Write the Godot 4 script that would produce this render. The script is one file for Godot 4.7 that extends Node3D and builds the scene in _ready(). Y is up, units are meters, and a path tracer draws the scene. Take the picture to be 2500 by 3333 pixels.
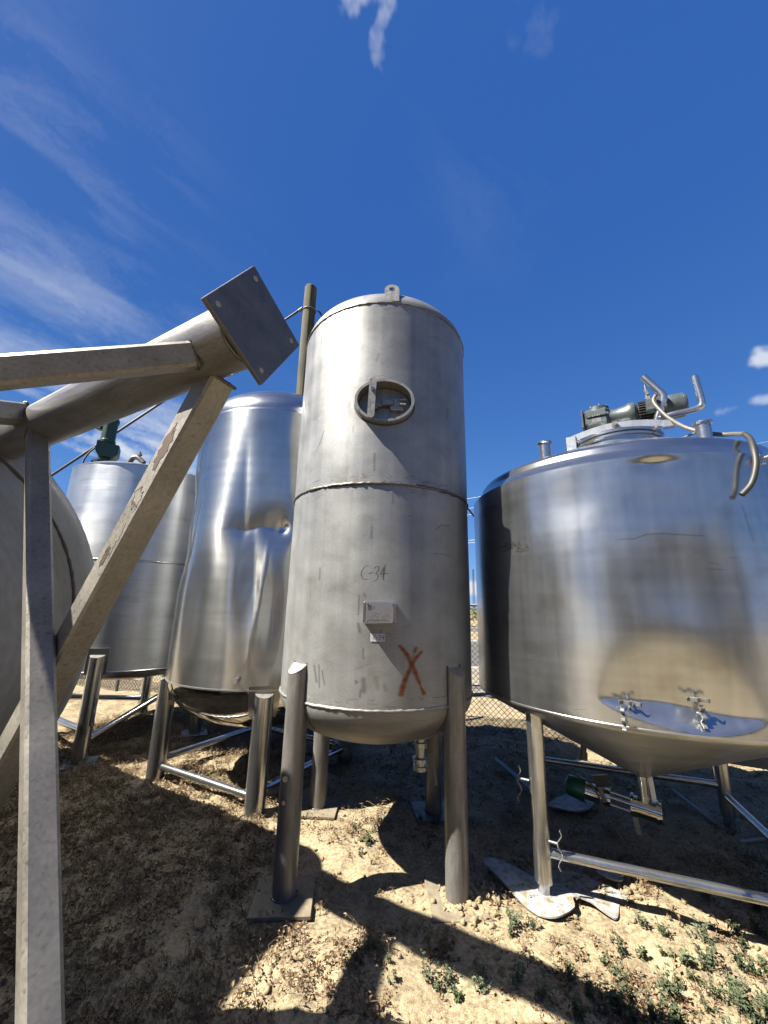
extends Node3D

# ------------------------------------------------------------------ mesh builder
class MB:
	var v := PackedVector3Array()
	var n := PackedVector3Array()
	var uv := PackedVector2Array()
	var idx := PackedInt32Array()
	func vert(p: Vector3, nn: Vector3, t: Vector2) -> int:
		v.append(p); n.append(nn); uv.append(t)
		return v.size() - 1
	func face(a: int, b: int, c: int):
		var cr := (v[b] - v[a]).cross(v[c] - v[a])
		if cr.length_squared() < 1e-18: return
		if cr.dot(n[a] + n[b] + n[c]) > 0.0:
			idx.append(a); idx.append(c); idx.append(b)
		else:
			idx.append(a); idx.append(b); idx.append(c)
	func flat(pts: Array, hint: Vector3):
		var nn: Vector3 = (pts[1] - pts[0]).cross(pts[2] - pts[0])
		if nn.length_squared() < 1e-18: return
		nn = nn.normalized()
		if nn.dot(hint) < 0: nn = -nn
		var ax := nn.cross(Vector3(0.21, 0.93, 0.3)).normalized()
		var ay := nn.cross(ax)
		var ids := []
		for p in pts: ids.append(vert(p, nn, Vector2(ax.dot(p), ay.dot(p))))
		for k in range(1, pts.size() - 1): face(ids[0], ids[k], ids[k + 1])
	# rows of points -> smooth sheet. sgn flips its side.
	func grid(rows: Array, uvs: Array, sgn: float, closed := false):
		var R := rows.size()
		var Cn: int = rows[0].size()
		var base := v.size()
		var nor := PackedVector3Array()
		nor.resize(R * Cn)
		for i in R - 1:
			for j in Cn - 1:
				var a: Vector3 = rows[i][j]
				var b: Vector3 = rows[i + 1][j]
				var c: Vector3 = rows[i][j + 1]
				var d: Vector3 = rows[i + 1][j + 1]
				var f := (d - a).cross(c - b) * sgn
				nor[i * Cn + j] += f
				nor[(i + 1) * Cn + j] += f
				nor[i * Cn + j + 1] += f
				nor[(i + 1) * Cn + j + 1] += f
		if closed:
			for i in R:
				var s := nor[i * Cn] + nor[i * Cn + Cn - 1]
				nor[i * Cn] = s
				nor[i * Cn + Cn - 1] = s
		for i in R:
			for j in Cn:
				var q := nor[i * Cn + j]
				vert(rows[i][j], q.normalized() if q.length_squared() > 1e-20 else Vector3.UP, uvs[i][j])
		for i in R - 1:
			for j in Cn - 1:
				var k := base + i * Cn + j
				face(k, k + Cn, k + Cn + 1)
				face(k, k + Cn + 1, k + 1)
	# profile of (radius, height) running upwards, turned round +y; angle from +z towards +x
	func lathe(prof: Array, segs := 48, o := Vector3.ZERO, disp = null, split := 32.0):
		var parts := []
		var cur := [prof[0]]
		for k in range(1, prof.size()):
			cur.append(prof[k])
			if k < prof.size() - 1:
				var d1: Vector2 = prof[k] - prof[k - 1]
				var d2: Vector2 = prof[k + 1] - prof[k]
				if absf(rad_to_deg(d1.angle_to(d2))) > split:
					parts.append(cur); cur = [prof[k]]
		parts.append(cur)
		var lo: float = prof[0].y
		var hi: float = prof[-1].y
		var span := maxf(absf(hi - lo), 0.001)
		for pp in parts:
			var rows := []
			var uvs := []
			for q in pp:
				var r := PackedVector3Array()
				var t := PackedVector2Array()
				for j in segs + 1:
					var f := -PI + TAU * j / segs
					var rr: float = q.x
					if disp != null: rr += disp.call(rad_to_deg(f), q.y)
					r.append(o + Vector3(sin(f) * rr, q.y, cos(f) * rr))
					t.append(Vector2(float(j) / segs, 1.0 - (q.y - lo) / span))
				rows.append(r); uvs.append(t)
			grid(rows, uvs, -1.0, true)
	func tube(path: Array, rad, sides := 12, caps := true, closed := false):
		var cnt := path.size()
		var t0: Vector3 = (path[1] - path[0]).normalized()
		var up := Vector3.UP if absf(t0.y) < 0.9 else Vector3.RIGHT
		var nx := t0.cross(up).normalized()
		var rows := []
		var uvs := []
		var len := 0.0
		for i in cnt:
			var t: Vector3
			if closed: t = (path[(i + 1) % (cnt - 1)] - path[(i - 1 + cnt - 1) % (cnt - 1)]).normalized()
			elif i == 0: t = t0
			elif i == cnt - 1: t = (path[i] - path[i - 1]).normalized()
			else: t = (path[i + 1] - path[i - 1]).normalized()
			nx = (nx - t * nx.dot(t)).normalized()
			var ny := t.cross(nx)
			if i > 0: len += (path[i] - path[i - 1]).length()
			var r: float = rad[i] if rad is Array else rad
			var row := PackedVector3Array()
			var tr := PackedVector2Array()
			for j in sides + 1:
				var a := TAU * j / sides
				row.append(path[i] + (nx * cos(a) + ny * sin(a)) * r)
				tr.append(Vector2(float(j) / sides, len))
			rows.append(row); uvs.append(tr)
		grid(rows, uvs, 1.0, true)
		if caps and not closed:
			var a1: Array = []
			var a2: Array = []
			for j in sides:
				a1.append(rows[0][j]); a2.append(rows[-1][j])
			flat(a1, -t0)
			flat(a2, (path[-1] - path[-2]))
	# chamfered box in a frame
	func box(o: Vector3, bx: Basis, s: Vector3, ch := 0.003):
		var h := s * 0.5
		ch = minf(ch, minf(h.x, minf(h.y, h.z)) * 0.6)
		var ax := [0, 1, 2]
		for k in 3:
			var u: int = (k + 1) % 3
			var w: int = (k + 2) % 3
			for sg in [-1.0, 1.0]:
				var q := []
				for c in [[-1, -1], [1, -1], [1, 1], [-1, 1]]:
					var p := Vector3.ZERO
					p[k] = sg * h[k]; p[u] = c[0] * (h[u] - ch); p[w] = c[1] * (h[w] - ch)
					q.append(o + bx * p)
				var hn := Vector3.ZERO
				hn[k] = sg
				flat(q, bx * hn)
		for k in 3:
			var u: int = (k + 1) % 3
			var w: int = (k + 2) % 3
			for su in [-1.0, 1.0]:
				for sw in [-1.0, 1.0]:
					var q := []
					for e in [[-1, 0], [1, 0], [1, 1], [-1, 1]]:
						var p := Vector3.ZERO
						p[k] = e[0] * (h[k] - ch)
						p[u] = su * (h[u] - (ch if e[1] == 1 else 0.0))
						p[w] = sw * (h[w] - (0.0 if e[1] == 1 else ch))
						q.append(o + bx * p)
					var hn := Vector3.ZERO
					hn[u] = su; hn[w] = sw
					flat(q, bx * hn)
		for sx in [-1.0, 1.0]:
			for sy in [-1.0, 1.0]:
				for sz in [-1.0, 1.0]:
					var a := Vector3(sx * h.x, sy * (h.y - ch), sz * (h.z - ch))
					var b := Vector3(sx * (h.x - ch), sy * h.y, sz * (h.z - ch))
					var c := Vector3(sx * (h.x - ch), sy * (h.y - ch), sz * h.z)
					flat([o + bx * a, o + bx * b, o + bx * c], bx * Vector3(sx, sy, sz))
	func beam(p: Vector3, q: Vector3, w: float, h: float, side: Vector3, ch := 0.008):
		var z := (q - p).normalized()
		var x := (side - z * side.dot(z)).normalized()
		var y := z.cross(x)
		box((p + q) * 0.5, Basis(x, y, z), Vector3(w, h, (q - p).length()), ch)
	# outline in the frame's x,y pushed along its z by thickness
	func prism(o: Vector3, bx: Basis, pts: Array, th: float):
		var tri := Geometry2D.triangulate_polygon(PackedVector2Array(pts))
		for sg in [-0.5, 0.5]:
			for k in range(0, tri.size(), 3):
				var q := []
				for m in 3:
					var p: Vector2 = pts[tri[k + m]]
					q.append(o + bx * Vector3(p.x, p.y, sg * th))
				flat(q, bx * Vector3(0, 0, sg))
		var cnt := pts.size()
		var area := 0.0
		for k in cnt: area += pts[k].cross(pts[(k + 1) % cnt])
		for k in cnt:
			var a: Vector2 = pts[k]
			var b: Vector2 = pts[(k + 1) % cnt]
			var d := b - a
			var hn := Vector3(d.y, -d.x, 0) * signf(area)
			flat([o + bx * Vector3(a.x, a.y, -th / 2), o + bx * Vector3(b.x, b.y, -th / 2), o + bx * Vector3(b.x, b.y, th / 2), o + bx * Vector3(a.x, a.y, th / 2)], bx * hn)
	func mesh(m: Material) -> ArrayMesh:
		var arr := []
		arr.resize(Mesh.ARRAY_MAX)
		arr[Mesh.ARRAY_VERTEX] = v
		arr[Mesh.ARRAY_NORMAL] = n
		arr[Mesh.ARRAY_TEX_UV] = uv
		arr[Mesh.ARRAY_INDEX] = idx
		var am := ArrayMesh.new()
		am.add_surface_from_arrays(Mesh.PRIMITIVE_TRIANGLES, arr)
		am.surface_set_material(0, m)
		return am

# ------------------------------------------------------------------ node helpers
var M := {}
var used := {}

func numbered(s: String) -> String:
	if not used.has(s):
		used[s] = 0
		return s
	used[s] += 1
	return "%s_%03d" % [s, used[s]]

func tag(o, label: String, category: String, group := "", kind := ""):
	if label: o.set_meta("label", label)
	if category: o.set_meta("category", category)
	if group: o.set_meta("group", group)
	if kind: o.set_meta("kind", kind)

func thing(called: String, label: String, category: String, at := Vector3.ZERO, turn := 0.0, group := "") -> Node3D:
	var o := Node3D.new()
	o.name = numbered(called)
	add_child(o)
	o.position = at
	o.rotation.y = turn
	tag(o, label, category, group)
	return o

func part(called: String, b: MB, m: Material, parent: Node, label := "") -> MeshInstance3D:
	var o := MeshInstance3D.new()
	o.name = called
	o.mesh = b.mesh(m)
	parent.add_child(o, true)
	if label: o.set_meta("label", label)
	return o

func solo(called: String, b: MB, m: Material, label: String, category: String, at := Vector3.ZERO, group := "") -> MeshInstance3D:
	var o := MeshInstance3D.new()
	o.name = numbered(called)
	o.mesh = b.mesh(m)
	o.position = at
	add_child(o)
	tag(o, label, category, group)
	return o

func struct(called: String, b: MB, m: Material) -> MeshInstance3D:
	var o := MeshInstance3D.new()
	o.name = called
	o.mesh = b.mesh(m)
	add_child(o)
	o.set_meta("kind", "structure")
	return o

func curve_pts(pts: Array, per := 6) -> Array:
	var out := []
	for i in pts.size() - 1:
		var p0 = pts[maxi(i - 1, 0)]
		var p1 = pts[i]
		var p2 = pts[i + 1]
		var p3 = pts[mini(i + 2, pts.size() - 1)]
		for k in per:
			out.append(p1.cubic_interpolate(p2, p0, p3, float(k) / per))
	out.append(pts[-1])
	return out

# ------------------------------------------------------------------ textures
func noise_bytes(w: int, h: int, nseed: int, freq: float, octaves := 4, sx := 1, sy := 1) -> PackedByteArray:
	# sx, sy stretch the pattern along that axis
	var f := FastNoiseLite.new()
	f.seed = nseed
	f.noise_type = FastNoiseLite.TYPE_SIMPLEX_SMOOTH
	f.frequency = freq
	f.fractal_octaves = octaves
	var im := (f.get_image(maxi(8, w / sx), maxi(8, h / sy)) if w != h else f.get_seamless_image(maxi(8, w / sx), maxi(8, h / sy)))
	im.convert(Image.FORMAT_L8)
	if sx > 1 or sy > 1: im.resize(w, h, Image.INTERPOLATE_CUBIC)
	return im.get_data()

func img_rgb(w: int, h: int, d: PackedByteArray) -> Image:
	return Image.create_from_data(w, h, false, Image.FORMAT_RGB8, d)

func tex(im: Image) -> ImageTexture:
	return ImageTexture.create_from_image(im)

# colour sheet: base colour with layered grain. layers = [[bytes, strength], ...]; tint layer pulls towards a second colour
func sheet(w: int, h: int, base: Color, layers: Array, tint: Color, tintmap: PackedByteArray, lo: float, hi: float, most: float) -> Image:
	var d := PackedByteArray()
	d.resize(w * h * 3)
	var br := base.r * 255.0
	var bg := base.g * 255.0
	var bb := base.b * 255.0
	var nl := layers.size()
	var has := tintmap.size() > 0
	for i in w * h:
		var k := 1.0
		for l in nl: k += (layers[l][0][i] - 128) * layers[l][1]
		var t := 0.0
		if has: t = clampf((tintmap[i] / 255.0 - lo) / (hi - lo), 0.0, 1.0) * most
		d[i * 3] = clampi(int(k * lerpf(br, tint.r * 255.0, t)), 0, 255)
		d[i * 3 + 1] = clampi(int(k * lerpf(bg, tint.g * 255.0, t)), 0, 255)
		d[i * 3 + 2] = clampi(int(k * lerpf(bb, tint.b * 255.0, t)), 0, 255)
	return img_rgb(w, h, d)

func grey(w: int, h: int, mid: float, layers: Array) -> Image:
	var d := PackedByteArray()
	d.resize(w * h)
	var nl := layers.size()
	for i in w * h:
		var k := mid
		for l in nl: k += (layers[l][0][i] - 128) * layers[l][1]
		d[i] = clampi(int(k * 255.0), 0, 255)
	return Image.create_from_data(w, h, false, Image.FORMAT_L8, d)

# a soft stroke painted (real marks: pen, spray paint, smears, scratches)
func stroke(im: Image, pts: Array, wd: float, col: Color, soft := 0.3, rough := 0.0, rng: RandomNumberGenerator = null):
	var W := im.get_width()
	var Hh := im.get_height()
	for s in pts.size() - 1:
		var a: Vector2 = pts[s]
		var b: Vector2 = pts[s + 1]
		var x0 := maxi(0, int(minf(a.x, b.x) - wd - 1))
		var x1 := mini(W - 1, int(maxf(a.x, b.x) + wd + 1))
		var y0 := maxi(0, int(minf(a.y, b.y) - wd - 1))
		var y1 := mini(Hh - 1, int(maxf(a.y, b.y) + wd + 1))
		var ab := b - a
		var L := maxf(ab.length_squared(), 1e-6)
		for y in range(y0, y1 + 1):
			for x in range(x0, x1 + 1):
				var p := Vector2(x, y)
				var t := clampf((p - a).dot(ab) / L, 0.0, 1.0)
				var dist := (p - a - ab * t).length() / wd
				if rough > 0.0: dist += rng.randf() * rough
				var al := clampf((1.0 - dist) / soft, 0.0, 1.0) * col.a
				if al > 0.004:
					var c := im.get_pixel(x, y)
					# strokes overlap at their joints: keep the stronger cover, do not add up
					im.set_pixel(x, y, c.lerp(Color(col.r, col.g, col.b), al * (0.75 if pts.size() > 2 else 1.0)))

func smat(col: Color, metal: float, rough: float, albedo: Texture2D = null, roughtex: Texture2D = null, uvs := Vector3.ONE, tri := false) -> StandardMaterial3D:
	var m := StandardMaterial3D.new()
	m.albedo_color = col
	m.metallic = metal
	m.roughness = rough
	if albedo: m.albedo_texture = albedo
	if roughtex: m.roughness_texture = roughtex
	m.uv1_scale = uvs
	m.uv1_triplanar = tri
	return m

func lin(r: float, g: float, b: float) -> Color:
	return Color(r, g, b).linear_to_srgb()

# ------------------------------------------------------------------ ground height
var gn := FastNoiseLite.new()
var gn2 := FastNoiseLite.new()
const FEET := [[-0.51, -2.66], [0.47, -2.68], [-0.48, -3.68], [0.46, -3.65], [0.96, -2.69], [-2.08, -4.17], [-0.96, -3.56]]

func gh(x: float, z: float) -> float:
	var far := clampf((Vector2(x, z + 3.0).length() - 9.0) / 8.0, 0.0, 1.0)
	var h := gn.get_noise_2d(x, z) * 0.075 * (1.0 - far)
	h += (absf(gn2.get_noise_2d(x, z)) - 0.2) * 0.028 * (1.0 - far)
	# a low bank of loose soil along the fence
	var dn := (x - 1.2) * 0.31 + (z + 5.9) * -0.95
	h += 0.10 * exp(-pow((dn + 0.75) / 0.5, 2.0)) * (0.6 + 0.8 * gn.get_noise_2d(x * 1.7 + 40.0, z * 1.7))
	var k := 1.0
	for f in FEET:
		var d := Vector2(x - f[0], z - f[1]).length()
		k = minf(k, smoothstep(0.12, 0.42, d))
	return h * lerpf(0.12, 1.0, k) - 0.004 + 0.034 * exp(-(pow(x - 0.52, 2.0) + pow(z + 2.70, 2.0)) / 0.022)

var rng := RandomNumberGenerator.new()
var fence_u := Vector3(0.95, 0, 0.312)
var fence_n := Vector3(0.312, 0, -0.95)
var fence_o := Vector3(1.2, 0, -5.9)

# ------------------------------------------------------------------ main
func _ready():
	rng.seed = 734
	gn.seed = 5; gn.frequency = 0.9; gn.fractal_octaves = 4
	gn2.seed = 9; gn2.frequency = 3.2; gn2.fractal_octaves = 4
	# camera: 13 mm equivalent lens, tipped up 13.6 degrees, 1.4 degrees of roll
	var cam := Camera3D.new()
	cam.name = "camera"
	cam.fov = 104.93
	cam.near = 0.05
	cam.far = 3000.0
	var pitch := deg_to_rad(13.6)
	var roll := deg_to_rad(1.4)
	cam.transform = Transform3D(Basis(Vector3.RIGHT, pitch) * Basis(Vector3.BACK, roll), Vector3(0, 1.6, 0))
	add_child(cam)
	cam.current = true
	var env := Environment.new()
	env.background_mode = Environment.BG_SKY
	env.tonemap_mode = Environment.TONE_MAPPER_LINEAR
	env.tonemap_exposure = 4.5
	env.sdfgi_enabled = true
	env.ssao_enabled = true
	env.ssil_enabled = true
	var sky := Sky.new()
	sky.sky_material = make_sky()
	env.sky = sky
	var we := WorldEnvironment.new()
	we.name = "world_environment"
	we.environment = env
	add_child(we)
	var sun := DirectionalLight3D.new()
	sun.name = "sun"
	sun.light_energy = 1.6
	sun.light_color = Color(1.0, 0.968, 0.91)
	sun.light_angular_distance = 0.5
	sun.shadow_enabled = true
	var el := deg_to_rad(51.3)
	var az := deg_to_rad(17.0)
	var to_sun := Vector3(-cos(el) * cos(az), sin(el), cos(el) * sin(az))
	sun.look_at_from_position(to_sun * 20.0, Vector3.ZERO, Vector3.UP)
	add_child(sun)
	make_materials()
	build_ground()
	build_fence_and_beyond()
	build_mid_tank()
	build_dented_tank()
	build_right_tank()
	build_back_tank()
	build_lying_tank()
	build_added_row()
	build_pole_and_lines()
	build_litter()
	build_weeds()

# ------------------------------------------------------------------ sky
func make_sky() -> PanoramaSkyMaterial:
	var W := 2048
	var Hh := 1024
	var d := PackedFloat32Array()
	d.resize(W * Hh * 3)
	d.fill(0.066)
	var c1 := FastNoiseLite.new()
	c1.seed = 21; c1.frequency = 1.0; c1.fractal_octaves = 5; c1.fractal_gain = 0.58
	c1.domain_warp_enabled = true; c1.domain_warp_amplitude = 0.5; c1.domain_warp_frequency = 0.6
	var c2 := FastNoiseLite.new()
	c2.seed = 8; c2.frequency = 1.3; c2.fractal_octaves = 2
	var c3 := FastNoiseLite.new()
	c3.seed = 77; c3.frequency = 9.0; c3.fractal_octaves = 4; c3.fractal_gain = 0.6
	var sd := Vector3(-0.598, 0.780, 0.183)
	var e1 := Vector3(0.75, -0.16, -0.64).normalized()
	var e2 := Vector3(0.2, 1.0, 0.0).cross(e1).normalized()
	var e3 := e1.cross(e2)
	# banks of cirrus: elevation, azimuth, half height, half width in degrees, strength
	var banks := [[46.0, -50.0, 6.0, 15.0, 0.19], [34.0, -46.0, 6.0, 16.0, 0.29], [18.0, -40.0, 7.0, 20.0, 1.6], [28.0, 150.0, 14.0, 40.0, 0.4], [20.0, -130.0, 10.0, 40.0, 0.6], [52.0, 17.0, 7.0, 12.0, 0.04]]
	# single puffs: elevation, azimuth, half width and half height in radians, strength
	var puffs := [[66.4, -8.0, 0.045, 0.024, 0.40], [64.4, -3.4, 0.014, 0.034, 0.32], [61.8, 27.0, 0.03, 0.03, 0.05],
		[26.4, 48.2, 0.035, 0.016, 0.8], [22.1, 43.5, 0.020, 0.008, 0.5], [22.2, 46.2, 0.020, 0.009, 0.5], [2.8, 13.0, 0.12, 0.022, 0.9], [4.0, 170.0, 0.5, 0.03, 0.9], [3.0, -100.0, 0.4, 0.03, 0.8]]
	var inv := 1.0 / 4.5
	for y in Hh / 2:
		var e := (0.5 - (y + 0.5) / Hh) * PI
		var sy := sin(e)
		var cy := cos(e)
		var ed := rad_to_deg(e)
		var t := pow(1.0 - sy, 3.0)
		var t2 := pow(1.0 - sy, 12.0) * 0.65
		var r0 := lerpf(lerpf(0.034, 0.185, t), 0.50, t2)
		var g0 := lerpf(lerpf(0.128, 0.47, t), 0.68, t2)
		var b0 := lerpf(lerpf(0.445, 1.0, t), 0.92, t2)
		for x in W:
			var i := (y * W + x) * 3
			var a := (x + 0.5) / W * TAU
			var dir := Vector3(sin(a) * cy, sy, -cos(a) * cy)
			var mu := maxf(0.0, dir.dot(sd))
			var m2 := mu * mu
			var gl := m2 * m2 * m2 * 0.10
			if mu > 0.85: gl += pow(mu, 40.0) * 0.4
			var ad := rad_to_deg(a)
			var mask := 0.05
			for k in banks:
				var de: float = (ed - k[0]) / k[2]
				var da: float = wrapf(ad - k[1], -180.0, 180.0) / k[3]
				var q := de * de + da * da
				if q < 9.0: mask += exp(-q) * k[4]
			var cov := 0.0
			if mask > 0.0505:
				var n1 := c1.get_noise_3d(dir.dot(e1) * 1.3, dir.dot(e2) * 6.5, dir.dot(e3) * 6.5)
				var n2 := c2.get_noise_3d(dir.x * 2.0 + 5.0, dir.y * 2.0, dir.z * 2.0)
				cov = clampf((n1 * 1.3 + n2 * 0.5 + 0.26) * (mask - 0.05), 0.0, 1.0)
				cov = clampf(cov * 0.95, 0.0, 0.85)
			for p in puffs:
				var de: float = (e - deg_to_rad(p[0])) / p[3]
				if absf(de) > 2.0: continue
				var da: float = wrapf(a - deg_to_rad(p[1]), -PI, PI) * cy / p[2]
				var q: float = de * de + da * da
				if q < 4.0:
					var nn := c3.get_noise_3d(dir.x * 2.2, dir.y * 2.2, dir.z * 2.2) * 1.9
					cov = maxf(cov, clampf((1.0 - q * 0.8 + nn) * 0.8, 0.0, 1.0) * p[4])
			d[i] = lerpf(r0 + gl * 0.55, 0.80, cov) * inv
			d[i + 1] = lerpf(g0 + gl * 0.60, 0.85, cov) * inv
			d[i + 2] = lerpf(b0 + gl * 0.70, 0.93, cov) * inv
	var im := Image.create_from_data(W, Hh, false, Image.FORMAT_RGBF, d.to_byte_array())
	var m := PanoramaSkyMaterial.new()
	m.panorama = tex(im)
	return m

# ------------------------------------------------------------------ materials
func aniso(m: StandardMaterial3D, k: float) -> StandardMaterial3D:
	m.anisotropy_enabled = true
	m.anisotropy = k
	return m

func make_materials():
	var coarse := noise_bytes(512, 512, 3, 0.006, 5)
	var fine := noise_bytes(512, 512, 4, 0.09, 3)
	var vs := noise_bytes(512, 512, 6, 0.05, 4, 1, 64)   # streaks up and down
	var hs := noise_bytes(512, 512, 7, 0.08, 4, 64, 1)   # streaks round the shell
	var white := Color(1, 1, 1)
	# dull pickled steel
	var dull := sheet(512, 512, Color(0.86, 0.86, 0.86), [[coarse, 0.0008], [fine, 0.0006], [vs, 0.0004]], Color(0.74, 0.72, 0.68), noise_bytes(512, 512, 12, 0.012, 5), 0.5, 0.9, 0.5)
	var dull_r := grey(512, 512, 0.9, [[coarse, 0.0010], [vs, 0.0010], [fine, 0.0006]])
	M.dull = smat(lin(0.2365, 0.2408, 0.2434), 0.42, 0.52, tex(dull), tex(dull_r), Vector3(1, 1, 1))
	M.dull_tri = smat(lin(0.2101, 0.2072, 0.1984), 0.5, 0.5, tex(dull), tex(dull_r), Vector3(0.9, 0.9, 0.9), true)
	M.plate = smat(lin(0.1309, 0.1257, 0.1197), 0.3, 0.48, tex(dull), tex(dull_r), Vector3(2.2, 2.2, 2.2), true)
	M.dirty = smat(lin(0.1984, 0.1663, 0.1167), 0.1, 0.7, tex(dull), null, Vector3(3, 3, 3), true)
	M.pipe = smat(lin(0.2417, 0.2353, 0.2258), 0.6, 0.42, tex(dull), tex(dull_r), Vector3(2, 0.7, 1))
	M.leg = smat(lin(0.2101, 0.2072, 0.2013), 0.5, 0.45, tex(dull), tex(dull_r), Vector3(2, 1.1, 1))
	# beams with rust specks and dirt
	var speck := noise_bytes(512, 512, 31, 0.055, 3)
	var beam := sheet(512, 512, Color(0.84, 0.83, 0.81), [[coarse, 0.0012], [fine, 0.0010]], Color(0.42, 0.36, 0.30), speck, 0.72, 0.9, 0.7)
	M.beam = smat(lin(0.270, 0.264, 0.248), 0.4, 0.5, tex(beam), tex(dull_r), Vector3(1.3, 1.3, 1.3), true)
	# brushed and polished steel
	var br := sheet(512, 512, Color(0.92, 0.92, 0.92), [[hs, 0.00015], [vs, 0.0002], [coarse, 0.0004]], Color(0.76, 0.75, 0.73), noise_bytes(512, 512, 15, 0.012, 4), 0.6, 0.95, 0.4)
	var br_r := grey(512, 512, 0.80, [[hs, 0.0002], [vs, 0.0002], [coarse, 0.0003]])
	M.brushed = aniso(smat(lin(0.49, 0.505, 0.51), 0.97, 0.31, tex(br), tex(br_r), Vector3(2, 1, 1)), -0.75)
	M.brushed_soft = aniso(smat(lin(0.51, 0.53, 0.55), 0.94, 0.46, tex(br), tex(br_r), Vector3(2, 1, 1)), -0.5)
	M.satin = smat(lin(0.50, 0.515, 0.53), 0.93, 0.45, tex(br), tex(br_r), Vector3(2, 1, 1))
	M.head = smat(lin(0.48, 0.50, 0.52), 0.97, 0.25, tex(br), tex(br_r), Vector3(2, 1, 1))
	M.sheet = smat(lin(0.27, 0.28, 0.285), 0.0, 0.6, tex(sheet(512, 512, Color(0.9, 0.9, 0.9), [[coarse, 0.001], [fine, 0.001]], Color(0.70, 0.60, 0.44), noise_bytes(512, 512, 88, 0.015, 5), 0.45, 0.75, 0.85)), null, Vector3(2.2, 2.2, 2.2), true)
	M.polish = smat(lin(0.58, 0.575, 0.56), 1.0, 0.09, tex(br), tex(br_r), Vector3(2, 1, 1))
	M.polleg = smat(lin(0.49, 0.505, 0.52), 0.95, 0.28, tex(br), tex(br_r), Vector3(1, 1, 1))
	M.weld = smat(lin(0.15, 0.145, 0.138), 0.8, 0.45, tex(beam), null, Vector3(6, 6, 6), true)
	M.rust = smat(lin(0.050, 0.026, 0.016), 0.1, 0.8, tex(beam), null, Vector3(9, 9, 9), true)
	M.primer = smat(lin(0.24, 0.23, 0.215), 0.3, 0.45, tex(beam), null, Vector3(9, 9, 9), true)
	M.weld_dark = smat(lin(0.055, 0.048, 0.042), 0.6, 0.6)
	M.cast = smat(lin(0.2626, 0.2568, 0.2451), 0.5, 0.5, tex(dull), tex(dull_r), Vector3(5, 5, 5), true)
	M.dark_metal = smat(lin(0.022, 0.022, 0.022), 0.4, 0.5)
	M.black = smat(lin(0.012, 0.012, 0.013), 0.0, 0.6)
	M.green = smat(lin(0.0129, 0.0438, 0.0292), 0.1, 0.4, tex(dull), null, Vector3(4, 4, 4), true)
	M.teal = smat(lin(0.072, 0.094, 0.106), 0.3, 0.42, tex(beam), null, Vector3(3, 3, 3), true)
	M.valve_green = smat(lin(0.0041, 0.0652, 0.0407), 0.0, 0.35)
	M.hose = smat(lin(0.095, 0.090, 0.080), 0.0, 0.5, tex(beam), null, Vector3(3, 3, 3), true)
	M.hose_dark = smat(lin(0.016, 0.015, 0.014), 0.0, 0.55)
	M.cable = smat(lin(0.032, 0.032, 0.033), 0.5, 0.5)
	M.wire = smat(lin(0.321, 0.3268, 0.3385), 0.6, 0.4)
	M.white = smat(lin(0.20, 0.21, 0.215), 0.0, 0.55, tex(dull), null, Vector3(2, 2, 2), true)
	M.paper = smat(lin(0.468, 0.4836, 0.507), 0.0, 0.6)
	M.galv = smat(lin(0.1984, 0.2042, 0.2101), 0.6, 0.45, tex(dull), null, Vector3(2, 2, 2), true)
	M.fence = smat(lin(0.035, 0.035, 0.034), 0.4, 0.5)
	M.concrete = smat(lin(0.2101, 0.1926, 0.1634), 0.0, 0.9, tex(beam), null, Vector3(0.5, 0.5, 0.5), true)
	M.kerb = smat(lin(0.2685, 0.2568, 0.2334), 0.0, 0.9)
	M.wall = smat(lin(0.1459, 0.1459, 0.1401), 0.0, 0.9)
	# wood of the pole: long cracks
	var wood := sheet(512, 512, Color(0.62, 0.60, 0.50), [[vs, 0.0032], [noise_bytes(512, 512, 40, 0.02, 3, 1, 16), 0.0022], [fine, 0.001]], Color(0.35, 0.38, 0.30), coarse, 0.4, 0.8, 0.7)
	M.wood = smat(lin(0.1385, 0.1385, 0.1159), 0.0, 0.9, tex(wood), null, Vector3(1, 0.25, 1))
	M.stick = smat(lin(0.2334, 0.2159, 0.1809), 0.0, 0.85)
	# asphalt
	var asp := sheet(512, 512, Color(0.8, 0.8, 0.8), [[noise_bytes(512, 512, 50, 0.3, 2), 0.004], [noise_bytes(512, 512, 51, 0.02, 4), 0.002]], Color.BLACK, PackedByteArray(), 0, 1, 0)
	M.asphalt = smat(lin(0.0875, 0.0858, 0.0834), 0.0, 0.92, tex(asp), null, Vector3(0.4, 0.4, 0.4), true)
	# sandy soil
	var g1 := noise_bytes(1024, 1024, 60, 0.008, 5)
	var g2 := noise_bytes(1024, 1024, 61, 0.05, 4)
	var g3 := noise_bytes(1024, 1024, 62, 0.22, 3)
	var soil := sheet(1024, 1024, Color(0.90, 0.88, 0.86), [[g1, 0.0018], [g2, 0.0022], [g3, 0.0030]], Color(0.60, 0.54, 0.46), noise_bytes(1024, 1024, 63, 0.03, 5), 0.55, 0.9, 0.6)
	var soil_h := grey(1024, 1024, 0.5, [[g2, 0.0022], [g3, 0.0022]])
	soil_h.convert(Image.FORMAT_RGBA8)
	M.soil = smat(lin(0.252, 0.210, 0.135), 0.0, 0.95, tex(soil), null, Vector3(0.62, 0.62, 0.62), true)
	M.soil.uv1_world_triplanar = true
	soil_h.bump_map_to_normal_map(5.0)
	M.soil.normal_enabled = true
	M.soil.normal_texture = tex(soil_h)
	M.soil.normal_scale = 0.9
	M.clod = smat(lin(0.2469, 0.2058, 0.1309), 0.0, 0.95, tex(soil), null, Vector3(3, 3, 3), true)
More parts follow.
